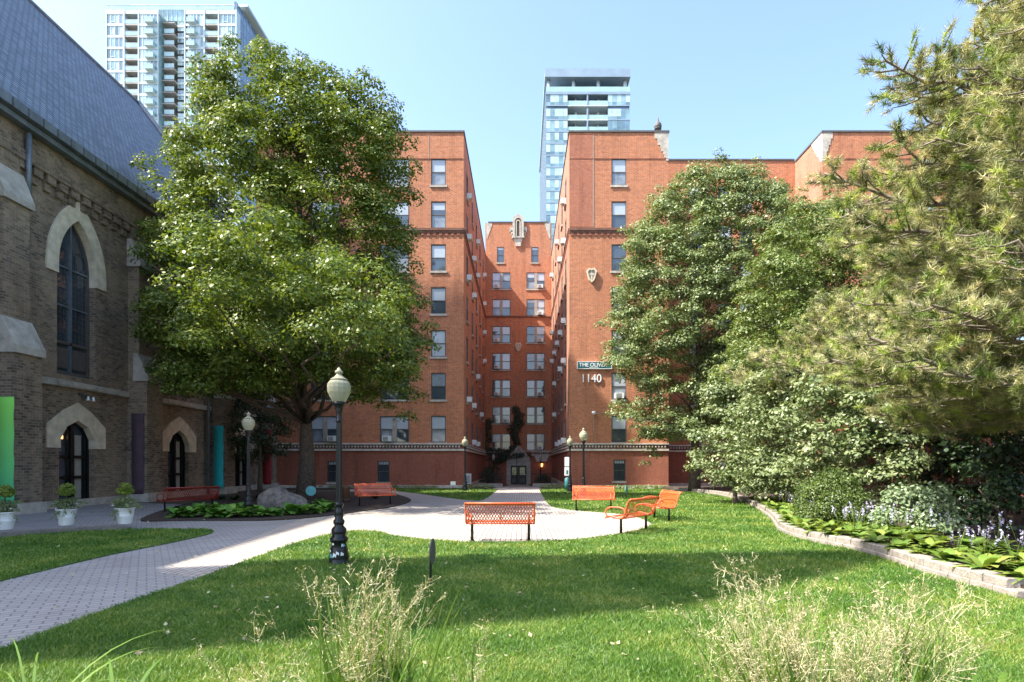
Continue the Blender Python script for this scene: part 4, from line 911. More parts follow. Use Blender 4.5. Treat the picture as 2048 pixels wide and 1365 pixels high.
# pines
def pine(name, label, base, Z, limbs, seed, tuft, needles, wn, matneedle, trunk_r, ztop, part='needles', dens=6):
    r = np.random.default_rng(seed); root = thing(name, label, 'pine tree', (base[0], base[1], 0)); mb = MB()
    mb.tube([(base[0]+.05*math.sin(i), base[1], -.1+ztop*i/9) for i in range(10)], [trunk_r*(1-.085*i) for i in range(10)], 'bark', 12)
    T = []; D = []
    for (z, az, L, rise) in limbs:
        a = Vector((base[0], base[1], z)); az = R(az); d = Vector((math.cos(az), math.sin(az), 0)); pts = []
        for i in range(9):
            t = i/8; pts.append(a+d*L*t+Vector((0, 0, rise*L*(t*t*.7+t*.3)-.25*math.sin(t*3.1)))+Vector(r.normal(size=3)*.05*L*.3))
        mb.tube(pts, [.075*(1-.85*i/8)*(L/6)+.008 for i in range(9)], 'palebark', 6)
        nsub = int(L*dens)
        for q in range(nsub):
            t = .22+.78*(q+r.uniform())/nsub; j = min(7, int(t*8)); p = pts[j].lerp(pts[j+1], t*8-j)
            side = (-1 if q % 2 else 1); ang = az+side*R(r.uniform(25, 75)); sl2 = (1.5*(1-t)+.45)*r.uniform(.6, 1.1)
            e = p+Vector((math.cos(ang)*sl2, math.sin(ang)*sl2, r.uniform(-.1, .4)*sl2)); mb.tube([p, p.lerp(e, .5)+Vector((0, 0, -.04)), e], [.02, .014, .008], 'palebark', 5)
            nt_ = int(2+sl2*3.2)
            for w_ in range(nt_):
                u = .25+.75*(w_+1)/nt_; c = p.lerp(e, u)+Vector(r.normal(size=3)*.05); T.append(tuple(c)); dd = (e-p).normalized()+Vector(r.normal(size=3)*.45)+Vector((0, 0, .45)); D.append(tuple(dd.normalized()))
    T = np.array(T); D = np.array(D); n = len(T)
    d = unit(r.normal(size=(n, needles, 3))*.62+D[:, None, :]*.75+0) if False else (r.normal(size=(n, needles, 3))*.6+D[:, None, :]*.7)
    d = d/np.linalg.norm(d, axis=2, keepdims=True); Ln = tuft*r.uniform(.7, 1.15, (n, needles, 1))
    st = T[:, None, :]+D[:, None, :]*r.uniform(-.12, .06, (n, needles, 1)); en = st+d*Ln; sdv = np.cross(d, r.normal(size=d.shape)); sdv /= np.linalg.norm(sdv, axis=2, keepdims=True)
    V = np.stack([st-sdv*wn, st+sdv*wn, en], 2).reshape(-1, 3)-np.array([base[0], base[1], 0])
    po = npmesh(part, V, np.arange(len(V)).reshape(-1, 3), [matneedle[0], matneedle[1]], root, mi=np.repeat((r.uniform(size=n) < .33).astype(int), needles))
    ta = po.data.attributes.new('tint', 'FLOAT', 'FACE'); ta.data.foreach_set('value', np.repeat(np.clip(r.uniform(-.1, 1.1, n), 0, 1), needles).astype(np.float32))
    mb.build('trunk', root, (base[0], base[1], 0)); return root
lr = random.Random(5); limbs = []
for z, L in ((2.7, 5.5), (3.2, 6.3), (3.7, 6.9), (4.3, 6.3), (4.9, 5.6), (5.5, 5.4), (6.0, 5.8), (6.6, 6.0), (7.2, 5.3), (7.8, 5.5), (8.3, 5.6), (9.0, 4.3), (9.6, 3.4), (10.4, 3.3), (11.2, 2.8), (12.0, 2.4)):
    for az in (180, 205, 232, 150, 260, 125): limbs.append((z+lr.uniform(-.25, .25), az+lr.uniform(-12, 12), L*(1 if az in (180, 205) else .82)*lr.uniform(.85, 1.05), lr.uniform(-.02, .12)))
pine('pine_tree', 'large near pine whose tufted limbs reach in from the right edge', (11.8, 11.5), 0, limbs, 9, .17, 60, .0055, ('needle', 'needle_green'), .28, 14, dens=8.5)
limbs = []
for z, L in ((4.6, 4.8), (5.2, 4.6), (5.9, 3.8), (6.6, 2.8), (7.3, 1.8), (7.9, 1.0)):
    for az in (178, 215, 250, 140, 290, 20): limbs.append((z+lr.uniform(-.2, .2), az+lr.uniform(-15, 15), L*lr.uniform(.8, 1.0), lr.uniform(-.02, .15)))
pine('pine_tree', 'smaller yellow green pine behind the hedge row right of the sign', (12.6, 22.8), 0, limbs, 19, .2, 46, .008, ('needle', 'needle_green'), .16, 8.4)

# ---------------------------------------------------------------- bushes, hostas, potted plants
def bush(name, label, X, Y, rx, rz, z0, leaf, per, mat, seed, group=None, cat='bush', n=60, cr=(.22, .38), spher=True):
    root = thing(name, label, cat, (X, Y, z0), 0, group); r = np.random.default_rng(seed); d = unit(r.normal(size=(n, 3))); d[:, 2] = np.abs(d[:, 2])*1.0
    C = d*np.array([rx, rx, rz])*r.uniform(.72, .88, (n, 1))+np.array([0, 0, rz*.12]); Rr = r.uniform(cr[0], cr[1], n)
    P, N = clumps(C, Rr, per, .35, .9); V, Fc = leaves(P, N, leaf); V[:, 2] = np.maximum(V[:, 2], .01); npmesh('foliage', V, Fc, [mat], root)
    mb = MB()
    for k in range(9): a = k*.7; mb.tube([(0, 0, -.05), (math.cos(a)*rx*.25, math.sin(a)*rx*.25, rz*.4), (math.cos(a)*rx*.65, math.sin(a)*rx*.65, rz*.75)], [.025, .018, .008], 'bark', 5)
    mb.build('stems', root); return root
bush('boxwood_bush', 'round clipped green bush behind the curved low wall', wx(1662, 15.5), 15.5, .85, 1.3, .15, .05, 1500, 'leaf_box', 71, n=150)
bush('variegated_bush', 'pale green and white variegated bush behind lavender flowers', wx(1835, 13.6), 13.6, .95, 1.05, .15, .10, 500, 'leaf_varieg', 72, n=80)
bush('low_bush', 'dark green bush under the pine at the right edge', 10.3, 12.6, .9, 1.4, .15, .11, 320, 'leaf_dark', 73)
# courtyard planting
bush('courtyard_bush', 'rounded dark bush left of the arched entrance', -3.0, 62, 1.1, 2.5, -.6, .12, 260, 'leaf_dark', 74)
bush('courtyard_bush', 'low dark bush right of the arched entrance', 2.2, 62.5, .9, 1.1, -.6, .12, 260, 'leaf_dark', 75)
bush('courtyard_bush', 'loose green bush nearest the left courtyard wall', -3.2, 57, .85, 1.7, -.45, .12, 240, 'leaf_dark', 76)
# ivy
iv = thing('climbing_ivy', 'dark climbing ivy on the back wall above the entrance arch', 'climbing plant', (-1.4, 66.9, 0)); C = []; r = np.random.default_rng(80)
def walk(x, z, n, dx, dz):
    for i in range(n): x += dx*.3+r.normal()*.12; z += dz*.28; C.append((x, 66.75, z))
walk(-.6, 3.6, 15, .02, 1); walk(-.5, 3.6, 17, .0, .9); walk(-.3, 5.5, 7, .1, .8); walk(-3.6, 2.0, 14, .9, .12); walk(-3.7, 2.6, 14, .8, .0); walk(-3.8, 3.2, 12, .7, -.1); walk(-3.8, 2.5, 14, .02, 1); walk(-2.6, 1.6, 8, .5, .3); walk(-1.2, 3.0, 6, .3, .3)
C = np.array(C); P, N = clumps(C, r.uniform(.3, .58, len(C)), 300, -.2, 1); P[:, 1] = 66.95-np.abs(P[:, 1]-66.95)*.5; N += np.array([0, -1.2, 0]); V, Fc = leaves(P, N, .13); npmesh('foliage', V-np.array([-1.4, 66.9, 0]), Fc, ['leaf_ivy'], iv)
mb = MB(); mb.tube([(.9, -.02, -.6), (.85, -.03, 2.5), (.9, -.03, 5), (.95, -.02, 7.5)], [.05, .04, .03, .01], 'bark', 6); mb.tube([(-2.3, -.02, -.6), (-2.2, -.03, 3), (-2.4, -.02, 6)], [.05, .04, .015], 'bark', 6); mb.build('stems', iv)
# ground cover near the wings
def broadleaf(n, L, W, seed, lift=.75, droop=.9, seg=4):
    r = np.random.default_rng(seed); Vs = []; Fs = []; k = 0
    for i in range(n):
        az = r.uniform(0, 2*np.pi); l = L*r.uniform(.6, 1.15); w = W*r.uniform(.7, 1.2); el = R(r.uniform(25, 80))*lift; p = np.array([0, 0, 0.]); d0 = np.array([math.cos(az), math.sin(az)]); sd2 = np.array([-d0[1], d0[0], 0])
        for j in range(seg+1):
            t = j/seg; ww = w*(math.sin(math.pi*min(1, t*.92+.08)))**.8*(.15 if j == 0 else 1)*.5
            if j == seg: ww = .002
            Vs += [p-sd2*ww+np.array([0, 0, ww*.3]), p+sd2*ww+np.array([0, 0, ww*.3])]
            e = el-t*droop; p = p+np.array([d0[0]*math.cos(e), d0[1]*math.cos(e), math.sin(e)])*l/seg
        for j in range(seg): a = k+2*j; Fs.append((a, a+1, a+3, a+2))
        k += 2*(seg+1)
    return np.array(Vs), np.array(Fs)
HV = [broadleaf(46, .42, .17, 100+i) for i in range(3)]
def hosta_proto(i, mat, flowers):
    root = thing('hosta_plant', 'tmp', 'plant'); V, Fc = HV[i]; npmesh('leaves', V, Fc, [mat], root)
    if flowers:
        mb = MB(); r2 = random.Random(i+5); P = []
        for k in range(4):
            a = r2.uniform(0, 6.28); e = (math.cos(a)*.2, math.sin(a)*.2, r2.uniform(.55, .8)); mb.tube([(0, 0, .1), (e[0]*.5, e[1]*.5, e[2]*.6), e], [.006, .005, .003], 'blade', 4)
            P += [(e[0]+r2.uniform(-.03, .03), e[1]+r2.uniform(-.03, .03), e[2]-.17*q/7+r2.uniform(-.01, .01)) for q in range(9)]
        mb.build('flower_stalk', root); P = np.array(P); V, Fc = leaves(P, np.random.default_rng(3).normal(size=P.shape), .055); npmesh('flowers', V, Fc, ['flower'], root)
    return root
protos = {}
def place(kind, X, Y, z, sc, lab, group):
    if kind not in protos: o = hosta_proto(kind[0], kind[1], kind[2]); protos[kind] = o
    else: o = copy_tree(protos[kind])
    o.location = (X, Y, z); o.rotation_euler = (0, 0, random.uniform(0, 6.28)); o.scale = (sc, sc, sc); o['label'] = lab; o['group'] = group
rh = random.Random(12)
E = arcs(right_edge, 6, False)
for row_, (off, ph_) in enumerate(((.35, 0), (.85, .5), (1.4, .2), (1.95, .7))):
    acc = 0; last = None
    for i in range(1, len(E)):
        a, b = Vector(E[i-1]), Vector(E[i]); L = (b-a).length; acc += L
        if b.y > 26 or acc < .56: continue
        acc = 0; t = (b-a).normalized(); nrm = Vector((-t.y, t.x)); nrm = nrm if nrm.x > 0 else -nrm; p = b+nrm*(off+rh.uniform(-.12, .12)); 
        place((rh.randrange(3), 'leaf_hosta', rh.random() < .75 and row_ > 0), p.x, p.y, .16, rh.uniform(.7, 1.05), 'yellow green hosta planted behind the curved block wall', 'hostas along the curved block wall')
for i, (px, py) in enumerate([(345, 1040), (372, 1039), (405, 1036), (425, 1040), (452, 1037), (480, 1039), (500, 1032), (520, 1038), (545, 1036), (575, 1034), (602, 1033), (628, 1031), (650, 1027), (600, 1020), (640, 1017), (470, 1028), (430, 1026), (395, 1027)]):
    X, Y = gp(px, py); place((i % 3, 'leaf_hosta_green', False), X, Y+.2, .05, rh.uniform(1.0, 1.55), 'fresh green hosta in the mulch bed beneath the linden', 'hostas in the mulch bed')
for i, (px, py) in enumerate([(360, 1030), (470, 1003), (440, 1002), (520, 1003), (750, 1000)]):
    X, Y = gp(px, py); place((i % 3, 'leaf_dark', False), X, Y, .05, 1.0, 'dark leafed perennial in the mulch bed', 'dark perennials in the mulch bed')
gc = []
for (xa, xb, ya, yb, n) in ((-4.2, -2.1, 41, 44, 60), (1.5, 3.3, 40.4, 46, 80), (3.4, 10, 40.6, 41.8, 120), (-14, -5, 40.6, 41.8, 60)):
    for _ in range(n): x, y = rh.uniform(xa, xb), rh.uniform(ya, yb); gc.append((x, y, gz(y)+.1))
P, N = clumps(np.array(gc), np.full(len(gc), .22), 700, .6, .8); V, Fc = leaves(P, N, .09); tag(npmesh('ground_cover', V, Fc, ['leaf_shrub']), 'low leafy ground cover along the foot of the brick wings', 'ground cover', kind='stuff')
# retaining wall blocks
def wall_blocks(name, label, E, z0, z1, L, mat, th=.26, cat='wall', rowsn=2):
    o = thing(name, label, cat, (E[0][0], E[0][1], 0)); mb = MB(); acc = [0]
    pts = [Vector(p) for p in E]
    for i in range(1, len(pts)): acc.append(acc[-1]+(pts[i]-pts[i-1]).length)
    def at(s_):
        for i in range(1, len(pts)):
            if s_ <= acc[i]: return pts[i-1].lerp(pts[i], (s_-acc[i-1])/max(1e-6, acc[i]-acc[i-1]))
        return pts[-1]
    for rr_ in range(rowsn):
        s_ = (rr_ % 2)*L*.5
        while s_+L < acc[-1]:
            a, b = at(s_+.006), at(s_+L-.006); t = (b-a).normalized(); n_ = Vector((-t.y, t.x)); n_ = n_ if n_.x > 0 else -n_; inn_ = .03*rr_+rh.uniform(0, .02)
            za = z0+(z1-z0)*rr_/rowsn; zb = z0+(z1-z0)*(rr_+1)/rowsn-.004
            q = [a+n_*inn_, b+n_*inn_, b+n_*(inn_+th), a+n_*(inn_+th)]; q2 = [a+n_*(inn_+.015), b+n_*(inn_+.015), b+n_*(inn_+th), a+n_*(inn_+th)]
            vs = [(v.x, v.y, za) for v in q]+[(v.x, v.y, zb-.015) for v in q]+[(v.x, v.y, zb) for v in q2]
            mb.mesh(vs, [(0, 1, 5, 4), (1, 2, 6, 5), (2, 3, 7, 6), (3, 0, 4, 7), (4, 5, 9, 8), (5, 6, 10, 9), (6, 7, 11, 10), (7, 4, 8, 11), (8, 9, 10, 11)], mat); s_ += L
    mb.build('blocks', o, (E[0][0], E[0][1], 0)); return o
wall_blocks('retaining_wall', 'low curved wall of pale concrete blocks edging the right planting bed', arcs(right_edge, 6, False), 0, .24, .42, 'wallblock')
le = arcs([gp(*p) for p in [(-120, 1084), (0, 1074), (100, 1067), (180, 1061.5), (240, 1058), (289, 1057)]], 5, False)
lw = wall_blocks('timber_edging', 'low curved grey stone edging beneath the white flower pots', [(x, y-.0) for x, y in le], 0, .12, .9, 'wood', .3, 'edging', 1)
# back iron fence and neighbour wall on the right
fz = thing('iron_fence', 'black iron picket fence half hidden behind the right shrubs', 'fence', (15.6, 25, 0)); mb = MB()
mb.box(-.02, .02, -16, 16, .3, .35, 'black'); mb.box(-.02, .02, -16, 16, 1.7, 1.75, 'black')
for k in range(200): mb.box(-.012, .012, -16+k*.16, -15.976+k*.16, .1, 1.9, 'black')
mb.build('pickets', fz)
mb = MB()
for k in range(14): mb.box(-.05, .05, -16+k*2.45, -15.9+k*2.45, 0, 2.1, 'black')
mb.build('posts', fz)
nb2 = thing('brick_house', 'low brick building behind the iron fence at the right', 'building', (22, 22, 0)); mb = MB(); hs = [(k*4+1, k*4+2.2, 1.2+q*3, 2.8+q*3) for k in range(8) for q in range(2)]
facade(mb, (22, 6, 0), (0, 1, 0), (-1, 0, 0), 33, -.2, 6.5, hs, 'brick_red'); mb.face([(22, 6, 0), (32, 6, 0), (32, 6, 6.5), (22, 6, 6.5)], 'brick'); mb.face([(22, 39, 0), (32, 39, 0), (32, 39, 6.5), (22, 39, 6.5)], 'brick'); mb.face([(32, 6, 0), (32, 39, 0), (32, 39, 6.5), (32, 6, 6.5)], 'brick')
mb.build('wall', nb2, (22, 22, 0)); mb = MB(); mb.box(21.9, 32.1, 5.9, 39.1, 6.5, 6.7, 'coping'); mb.build('roof', nb2, (22, 22, 0))
first = None
for a, b, c, d in hs:
    if first is None:
        mb = MB(); mb.box(.1, .14, -.6, .6, 0, 1.6, 'glass'); mb.box(.06, .15, -.04, .04, 0, 1.6, 'frame'); first = o = mb.build('window', nb2)
    else: o = first.copy(); col.objects.link(o); o.parent = nb2
    o.location = (0, 6+(a+b)/2-22, c)

# ---------------------------------------------------------------- benches
def make_bench(L, mat, label, group='curved metal mesh benches'):
    root = thing('park_bench', label, 'bench', group=group)
    prof = arcs([(-.34, .385), (-.30, .435), (-.15, .44), (.02, .405), (.13, .42), (.19, .50), (.23, .64), (.28, .78), (.335, .86), (.37, .855)], 4, False)
    acc = [0]
    for i in range(1, len(prof)): acc.append(acc[-1]+math.dist(prof[i], prof[i-1]))
    S = acc[-1]
    def at(s_):
        s_ = min(max(s_, 0), S); i = np.searchsorted(acc, s_); i = min(max(i, 1), len(prof)-1); t = (s_-acc[i-1])/(acc[i]-acc[i-1]); return (prof[i-1][0]+(prof[i][0]-prof[i-1][0])*t, prof[i-1][1]+(prof[i][1]-prof[i-1][1])*t)
    def lattice(s0, s1):
        mb = MB(); sp = .062; k = .55; wd = .0095; x0, x1 = -L/2+.02, L/2-.02; H_ = s1-s0; run_ = H_/ (1/k)
        for sgn in (1, -1):
            c = x0-run_
            while c < x1+run_:
                pts = []; n_ = 14
                for j in range(n_+1):
                    sv = s0+H_*j/n_; x = c+sgn*(sv-s0)*k if sgn > 0 else c-(sv-s0)*k+run_*0
                    pts.append((x, sv))
                for j in range(n_):
                    (xa, sa), (xb, sb) = pts[j], pts[j+1]
                    if min(xa, xb) < x0 or max(xa, xb) > x1: continue
                    ya, za = at(sa); yb, zb = at(sb); mb.face([(xa-wd, ya, za), (xa+wd, ya, za), (xb+wd, yb, zb), (xb-wd, yb, zb)], mat)
                c += sp
        return mb
    sb = lattice(.02, S*.44); y0, z0 = at(.03); sb.tube([(-L/2, y0, z0), (L/2, y0, z0)], .022, mat, 8); sb.build('seat', root)
    bb = lattice(S*.44, S-.06); y1, z1 = at(S-.03)
    vs = []
    for j in range(5): y_, z_ = at(S-.10+.1*j/4); vs += [(-L/2, y_, z_), (L/2, y_, z_)]
    bb.mesh(vs, [(2*j, 2*j+1, 2*j+3, 2*j+2) for j in range(4)], mat, True); bb.tube([(-L/2, y1, z1), (L/2, y1, z1)], .02, mat, 8); bb.build('backrest', root)
    fr = MB()
    for x in (-L/2, L/2): fr.tube([(x, a, b) for a, b in prof], .021, mat, 8)
    y_, z_ = at(S*.44); fr.tube([(-L/2, y_+.02, z_-.01), (L/2, y_+.02, z_-.01)], .016, mat, 6); fr.build('frame', root)
    arm = arcs([(.21, .58), (.1, .655), (-.15, .665), (-.30, .62), (-.345, .52), (-.30, .44)], 4, False)
    for x in (-L/2+.01, 0, L/2-.01):
        ar = MB()
        if x == 0: a_ = [(p[0]*.75-.05, .43+(p[1]-.43)*.62) for p in arm]
        else: a_ = arm
        ar.tube([(x, a, b) for a, b in a_], .02 if x else .014, mat if x else 'rust', 8); ar.build('armrest', root)
    for x in (-L/2+.12, L/2-.12):
        lg = MB(); lg.tube([(x, .02, 0), (x, .02, .36), (x, .03, .41)], [.036, .03, .03], 'black', 10); lg.tube([(x, -.22, .40), (x, .03, .385), (x, .2, .47), (x, .24, .62)], .022, mat, 6); lg.lathe([(.06, 0), (.06, .02)], 'black', (x, .02, 0), 10); lg.build('leg', root)
    return root
def put(o, X, Y, z, face):
    """face = direction the sitter looks (dx,dy)"""
    o.location = (X, Y, z); o.rotation_euler = (0, 0, math.atan2(face[1], face[0])+math.pi/2)
b0 = make_bench(1.5, 'orange', 'orange mesh bench seen from behind in the middle of the plaza edge'); put(b0, wx(1001, 13.35), 13.35, .02, (0, 1))
def bench_copy(lab, *a): o = copy_tree(b0); o['label'] = lab; put(o, *a)
bench_copy('orange mesh bench angled at the right end of the plaza, turned away from the camera', 2.8, 15.05, .02, (-.77, .64))
bench_copy('orange bench mostly hidden behind the angled bench on the right lawn', 4.25, 18.3, .03, (-1, -.12))
bench_copy('orange bench facing the camera in front of the tall right lamp', wx(1187, 21.9), 21.9, .03, (-.1, -1))
bench_copy('red shaded bench on mulch beneath the linden facing the plaza', -5.9, 24.2, .05, (.5, -.85))
o = make_bench(1.9, 'redbench', 'dark red bench near the far church door seen from behind'); put(o, wx(378, 21.8), 21.8, .02, (-.75, .55))

# ---------------------------------------------------------------- lamp posts
def make_lamp(label, sc=1.0, group='globe lamp posts', gmat='globe'):
    root = thing('lamp_post', label, 'lamp post', group=group)
    b = MB(); b.lathe([(.19, 0), (.19, .05), (.165, .07), (.175, .12), (.15, .28), (.125, .38), (.155, .42), (.155, .46), (.11, .50), (.13, .56), (.125, .62), (.075, .68), (.095, .72), (.095, .76), (.065, .8), (.085, .88), (.08, .95), (.06, 1.0), (.08, 1.03), (.08, 1.06), (.055, 1.08)], 'black', n=22); b.build('base', root)
    p = MB(); p.lathe([(.058, 1.06), (.046, 2.45)], 'black', n=24, flute=.12); p.lathe([(.05, 2.45), (.062, 2.48), (.05, 2.5), (.045, 2.62), (.07, 2.68), (.06, 2.71), (.11, 2.76), (.115, 2.79), (.1, 2.81)], 'black', n=18); p.build('pole', root)
    gl = MB(); gl.lathe([(.105, 2.81), (.15, 2.88), (.19, 2.97), (.2, 3.05), (.19, 3.12), (.15, 3.17), (.13, 3.18)], gmat, n=28, flute=.02)
    gl.lathe([(.13, 3.18), (.15, 3.185), (.14, 3.2), (.09, 3.23), (.05, 3.27), (.045, 3.29)], gmat, n=20); gl.build('globe', root)
    f = MB(); f.lathe([(.045, 3.29), (.068, 3.31), (.065, 3.34), (.035, 3.36), (.03, 3.38), (.01, 3.4)], gmat, n=14); f.build('finial', root)
    return root
l0 = make_lamp('tall black lamp post with milky globe on the near lawn'); l0.location = (wx(678, 10.34), 10.34, 0)
st = MB(); r2 = random.Random(4)
for k in range(9):
    a = r2.uniform(-2.6, -.5); z = r2.uniform(.1, .34); rr_ = .165-.05*(z-.1)/.25*1.0+.012; q = [(rr_*math.cos(a+t), rr_*math.sin(a+t), z+u) for t, u in ((-.15, 0), (.16, -.02), (.2, .06), (-.1, .09))]; st.face(q, 'white' if k % 3 else 'tealsign')
st.build('worn_stickers', l0)
for lab, px, d, z in (('lamp post in the mulch bed by the teal banner', 497, 19.3, 0), ('lamp post at the left corner of the courtyard', 930, 37, 0), ('lamp post behind the orange bench facing the camera', 1167, 27.9, 0), ('lamp post at the right corner of the courtyard', 1140, 36, 0)):
    o = copy_tree(l0); o['label'] = lab; o.location = (wx(px, d), d, z)
    for c in [x for x in bpy.data.objects if x.parent == o and x.name.startswith('worn')]: bpy.data.objects.remove(c)
for lab, px, d in (('slim dark lamp left of the arched entrance', 987, 60), ('slim dark lamp right of the arched entrance', 1081, 60)):
    r0 = thing('entrance_lamp', lab, 'lamp post', (wx(px, d), d, -.57), 0, 'slim lamps flanking the entrance')
    mb = MB(); mb.lathe([(.14, 0), (.1, .2), (.05, .3), (.045, 2.5), (.12, 2.55), (.05, 2.6)], 'black', n=10); mb.build('pole', r0)
    mb = MB(); mb.lathe([(.08, 2.6), (.15, 2.9), (.12, 3.05), (.03, 3.2), (.01, 3.3)], 'stone', n=10); mb.build('lantern', r0)
wlm = thing('wall_lantern', 'glowing wall lantern right of the arched entrance', 'lantern', (wx(1081.5, 66.8)+.1, 66.8, 1.5)); mb = MB(); mb.lathe([(.05, -.15), (.14, 0), (.14, .22)], 'lampglow', n=8); mb.build('shade', wlm); mb = MB(); mb.lathe([(.17, .22), (.02, .4)], 'black', n=8); mb.build('cap', wlm)
mb = MB(); mb.extrude([(-.55, .0), (.55, 0), (.8, .65), (-.8, .65)], -.1, .08, 'palestone'); o = thing('wall_corbel', 'pale stone corbel on the wall right of the entrance arch', 'stone bracket', (wx(1083, 66.8), 66.9, 1.95)); mb.build('block', o)
# courtyard railings
for lab, xa, xb in (('iron railing left of the courtyard path', -3.9, -1.6), ('iron railing right of the courtyard path', .9, 3.3)):
    o = thing('courtyard_railing', lab, 'railing', ((xa+xb)/2, 55, gz(55)), 0, 'iron railings in the courtyard'); mb = MB(); hw = (xb-xa)/2
    mb.box(-hw, hw, -.02, .02, 1.15, 1.2, 'black'); mb.box(-hw, hw, -.02, .02, .15, .19, 'black')
    for k in range(20): x = -hw+2*hw*k/19; mb.box(x-.012, x+.012, -.012, .012, 0, 1.25, 'black')
    mb.build('bars', o)
for lab, xa, xb in (('low white curb left of the courtyard path', -3.9, -1.7), ('low white curb right of the courtyard path', 1.0, 3.25)):
    o = MB(); o.box(xa, xb, 53.9, 54.1, gz(54)-.1, gz(54)+.3, 'palestone'); tag(o.build('curb'), lab, 'curb', 'low curbs in the courtyard')

# ---------------------------------------------------------------- small things
bo = MB(); bm = bmesh.new(); bmesh.ops.create_icosphere(bm, subdivisions=4, radius=1)
from mathutils import noise as mn
for v in bm.verts:
    c = v.co.copy(); n_ = 1+.22*mn.noise(c*1.3+Vector((3, 1, 2)))+.07*mn.noise(c*4); v.co = c*n_; v.co.x *= .85; v.co.y *= .6; v.co.z *= .78; v.co.x += .12*v.co.z
    v.co.z = v.co.z*(1.1 if v.co.x < 0 else .8)
me = bpy.data.meshes.new('boulder'); bm.to_mesh(me); bm.free(); me.materials.append(M['boulder'])
for p in me.polygons: p.use_smooth = True
o = bpy.data.objects.new('boulder', me); col.objects.link(o); o.location = (wx(566, 22.5), 22.5, .1); tag(o, 'large rounded grey brown boulder in the mulch bed', 'boulder')
def disc_sign(label, X, Y, zc, r_, rz, mat='tealsign', tilt=0, z0=.03, shape='disc'):
    o = thing('garden_sign', label, 'garden sign', (X, Y, z0), rz, 'small signs on stakes'); mb = MB(); n = 24
    if shape == 'disc': pts = [(r_*math.cos(2*math.pi*i/n), zc+r_*math.sin(2*math.pi*i/n)) for i in range(n)]
    else: pts = [(-r_, zc-r_*.75), (r_, zc-r_*.75), (r_, zc+r_*.75), (-r_, zc+r_*.75)]
    mb.extrude(pts, -.035, -.02, mat); mb.build('plate', o); mb = MB(); mb.box(-.015, .015, -.02, .01, -.1, zc+.02, 'black'); mb.build('stake', o)
disc_sign('round teal plaque on a stake beside the linden trunk', wx(622, 24), 24, .62, .2, R(10))
disc_sign('narrow teal plaque on the lawn right of the orange bench', wx(1252, 29), 29, .45, .2, R(62))
disc_sign('dark half seen round plaque on a stake in the near lawn', wx(861, 8.5), 8.5, .47, .18, R(86), 'gray')
disc_sign('small white notice on a stake before the left wing', wx(906, 38), 38, .45, .16, R(10), 'white', shape='rect')
o = thing('rusty_bin', 'rust brown round post behind the near lamp post', 'post', (wx(692, 26), 26, .05)); mb = MB(); mb.lathe([(.16, 0), (.16, .62), (.18, .64), (.18, .68), (.1, .74)], 'rust', n=16); mb.build('body', o); mb = MB(); mb.lathe([(.185, .1), (.185, .14)], 'gray', n=16); mb.build('band', o)
o = thing('pet_waste_station', 'post with two white signs and green dispenser by the right wing corner', 'sign post', (wx(1134, 39), 39, 0)); mb = MB(); mb.box(-.03, .03, -.03, .03, 0, 2.2, 'gray'); mb.build('post', o)
mb = MB(); mb.box(-.16, .16, -.06, -.03, 1.55, 2.15, 'white'); mb.build('upper_sign', o); mb = MB(); mb.box(-.17, .17, -.06, -.03, .95, 1.5, 'white'); mb.box(-.05, .06, -.07, -.06, 1.05, 1.3, 'teal'); mb.build('lower_sign', o)
mb = MB(); mb.lathe([(.16, .05), (.18, .4), (.17, .75), (.05, .85)], 'teal', (0, -.2, 0), 12); mb.build('dispenser', o)
# white pots with topiary
for lab, px, d in (('white pot with topiary at the left edge of the frame', 10, 14.8), ('white metal pot with topiary before the near church door', 133, 15.8), ('white metal pot with topiary at the end of the stone edging', 250, 16.15)):
    X = wx(px, d); o = thing('potted_topiary', lab, 'potted plant', (X, d, .12), 0, 'white pots with topiary')
    mb = MB(); mb.lathe([(.16, 0), (.165, .02), (.195, .2), (.2, .21), (.2, .225), (.197, .23), (.23, .4), (.245, .41), (.245, .43), (.22, .43), (.21, .38), (.0, .37)], 'pot', n=24); mb.build('pot', o)
    r3 = np.random.default_rng(int(px)+1); C = unit(r3.normal(size=(40, 3)))*.14+np.array([0, 0, .88]); C[:, 2] += np.abs(C[:, 2]-.9)*.3; P, N = clumps(C, np.full(40, .085), 9000, .4, .95); V, Fc = leaves(P, N, .038); npmesh('topiary_ball', V, Fc, ['leaf_topiary'], o)
    C = np.stack([r3.normal(0, .14, 50), r3.normal(0, .14, 50), r3.uniform(.40, .66, 50)-.0], 1); P, N = clumps(C, np.full(50, .10), 4500, .3, 1); k = len(P)//2
    for q in range(5):
        a = r3.uniform(-3.1, 0); tr = np.stack([np.linspace(.2, .34, 40)*math.cos(a), np.linspace(.2, .34, 40)*math.sin(a), np.linspace(.42, r3.uniform(.05, .3), 40)], 1)+r3.normal(0, .02, (40, 3)); P = np.concatenate([P, tr]); N = np.concatenate([N, r3.normal(size=(40, 3))])
    V, Fc = leaves(P, N, .04); npmesh('trailing_leaves', V, Fc, ['leaf_shrub'], o)
    P = np.stack([r3.normal(0, .18, 26), r3.normal(-.06, .16, 26), r3.uniform(.42, .62, 26)], 1); V, Fc = leaves(P, r3.normal(size=P.shape), .045, .9); npmesh('flowers', V, Fc, ['flower_white'], o)
    mb = MB(); mb.tube([(0, 0, .37), (0, 0, .85)], .015, 'bark', 6); mb.build('stem', o)

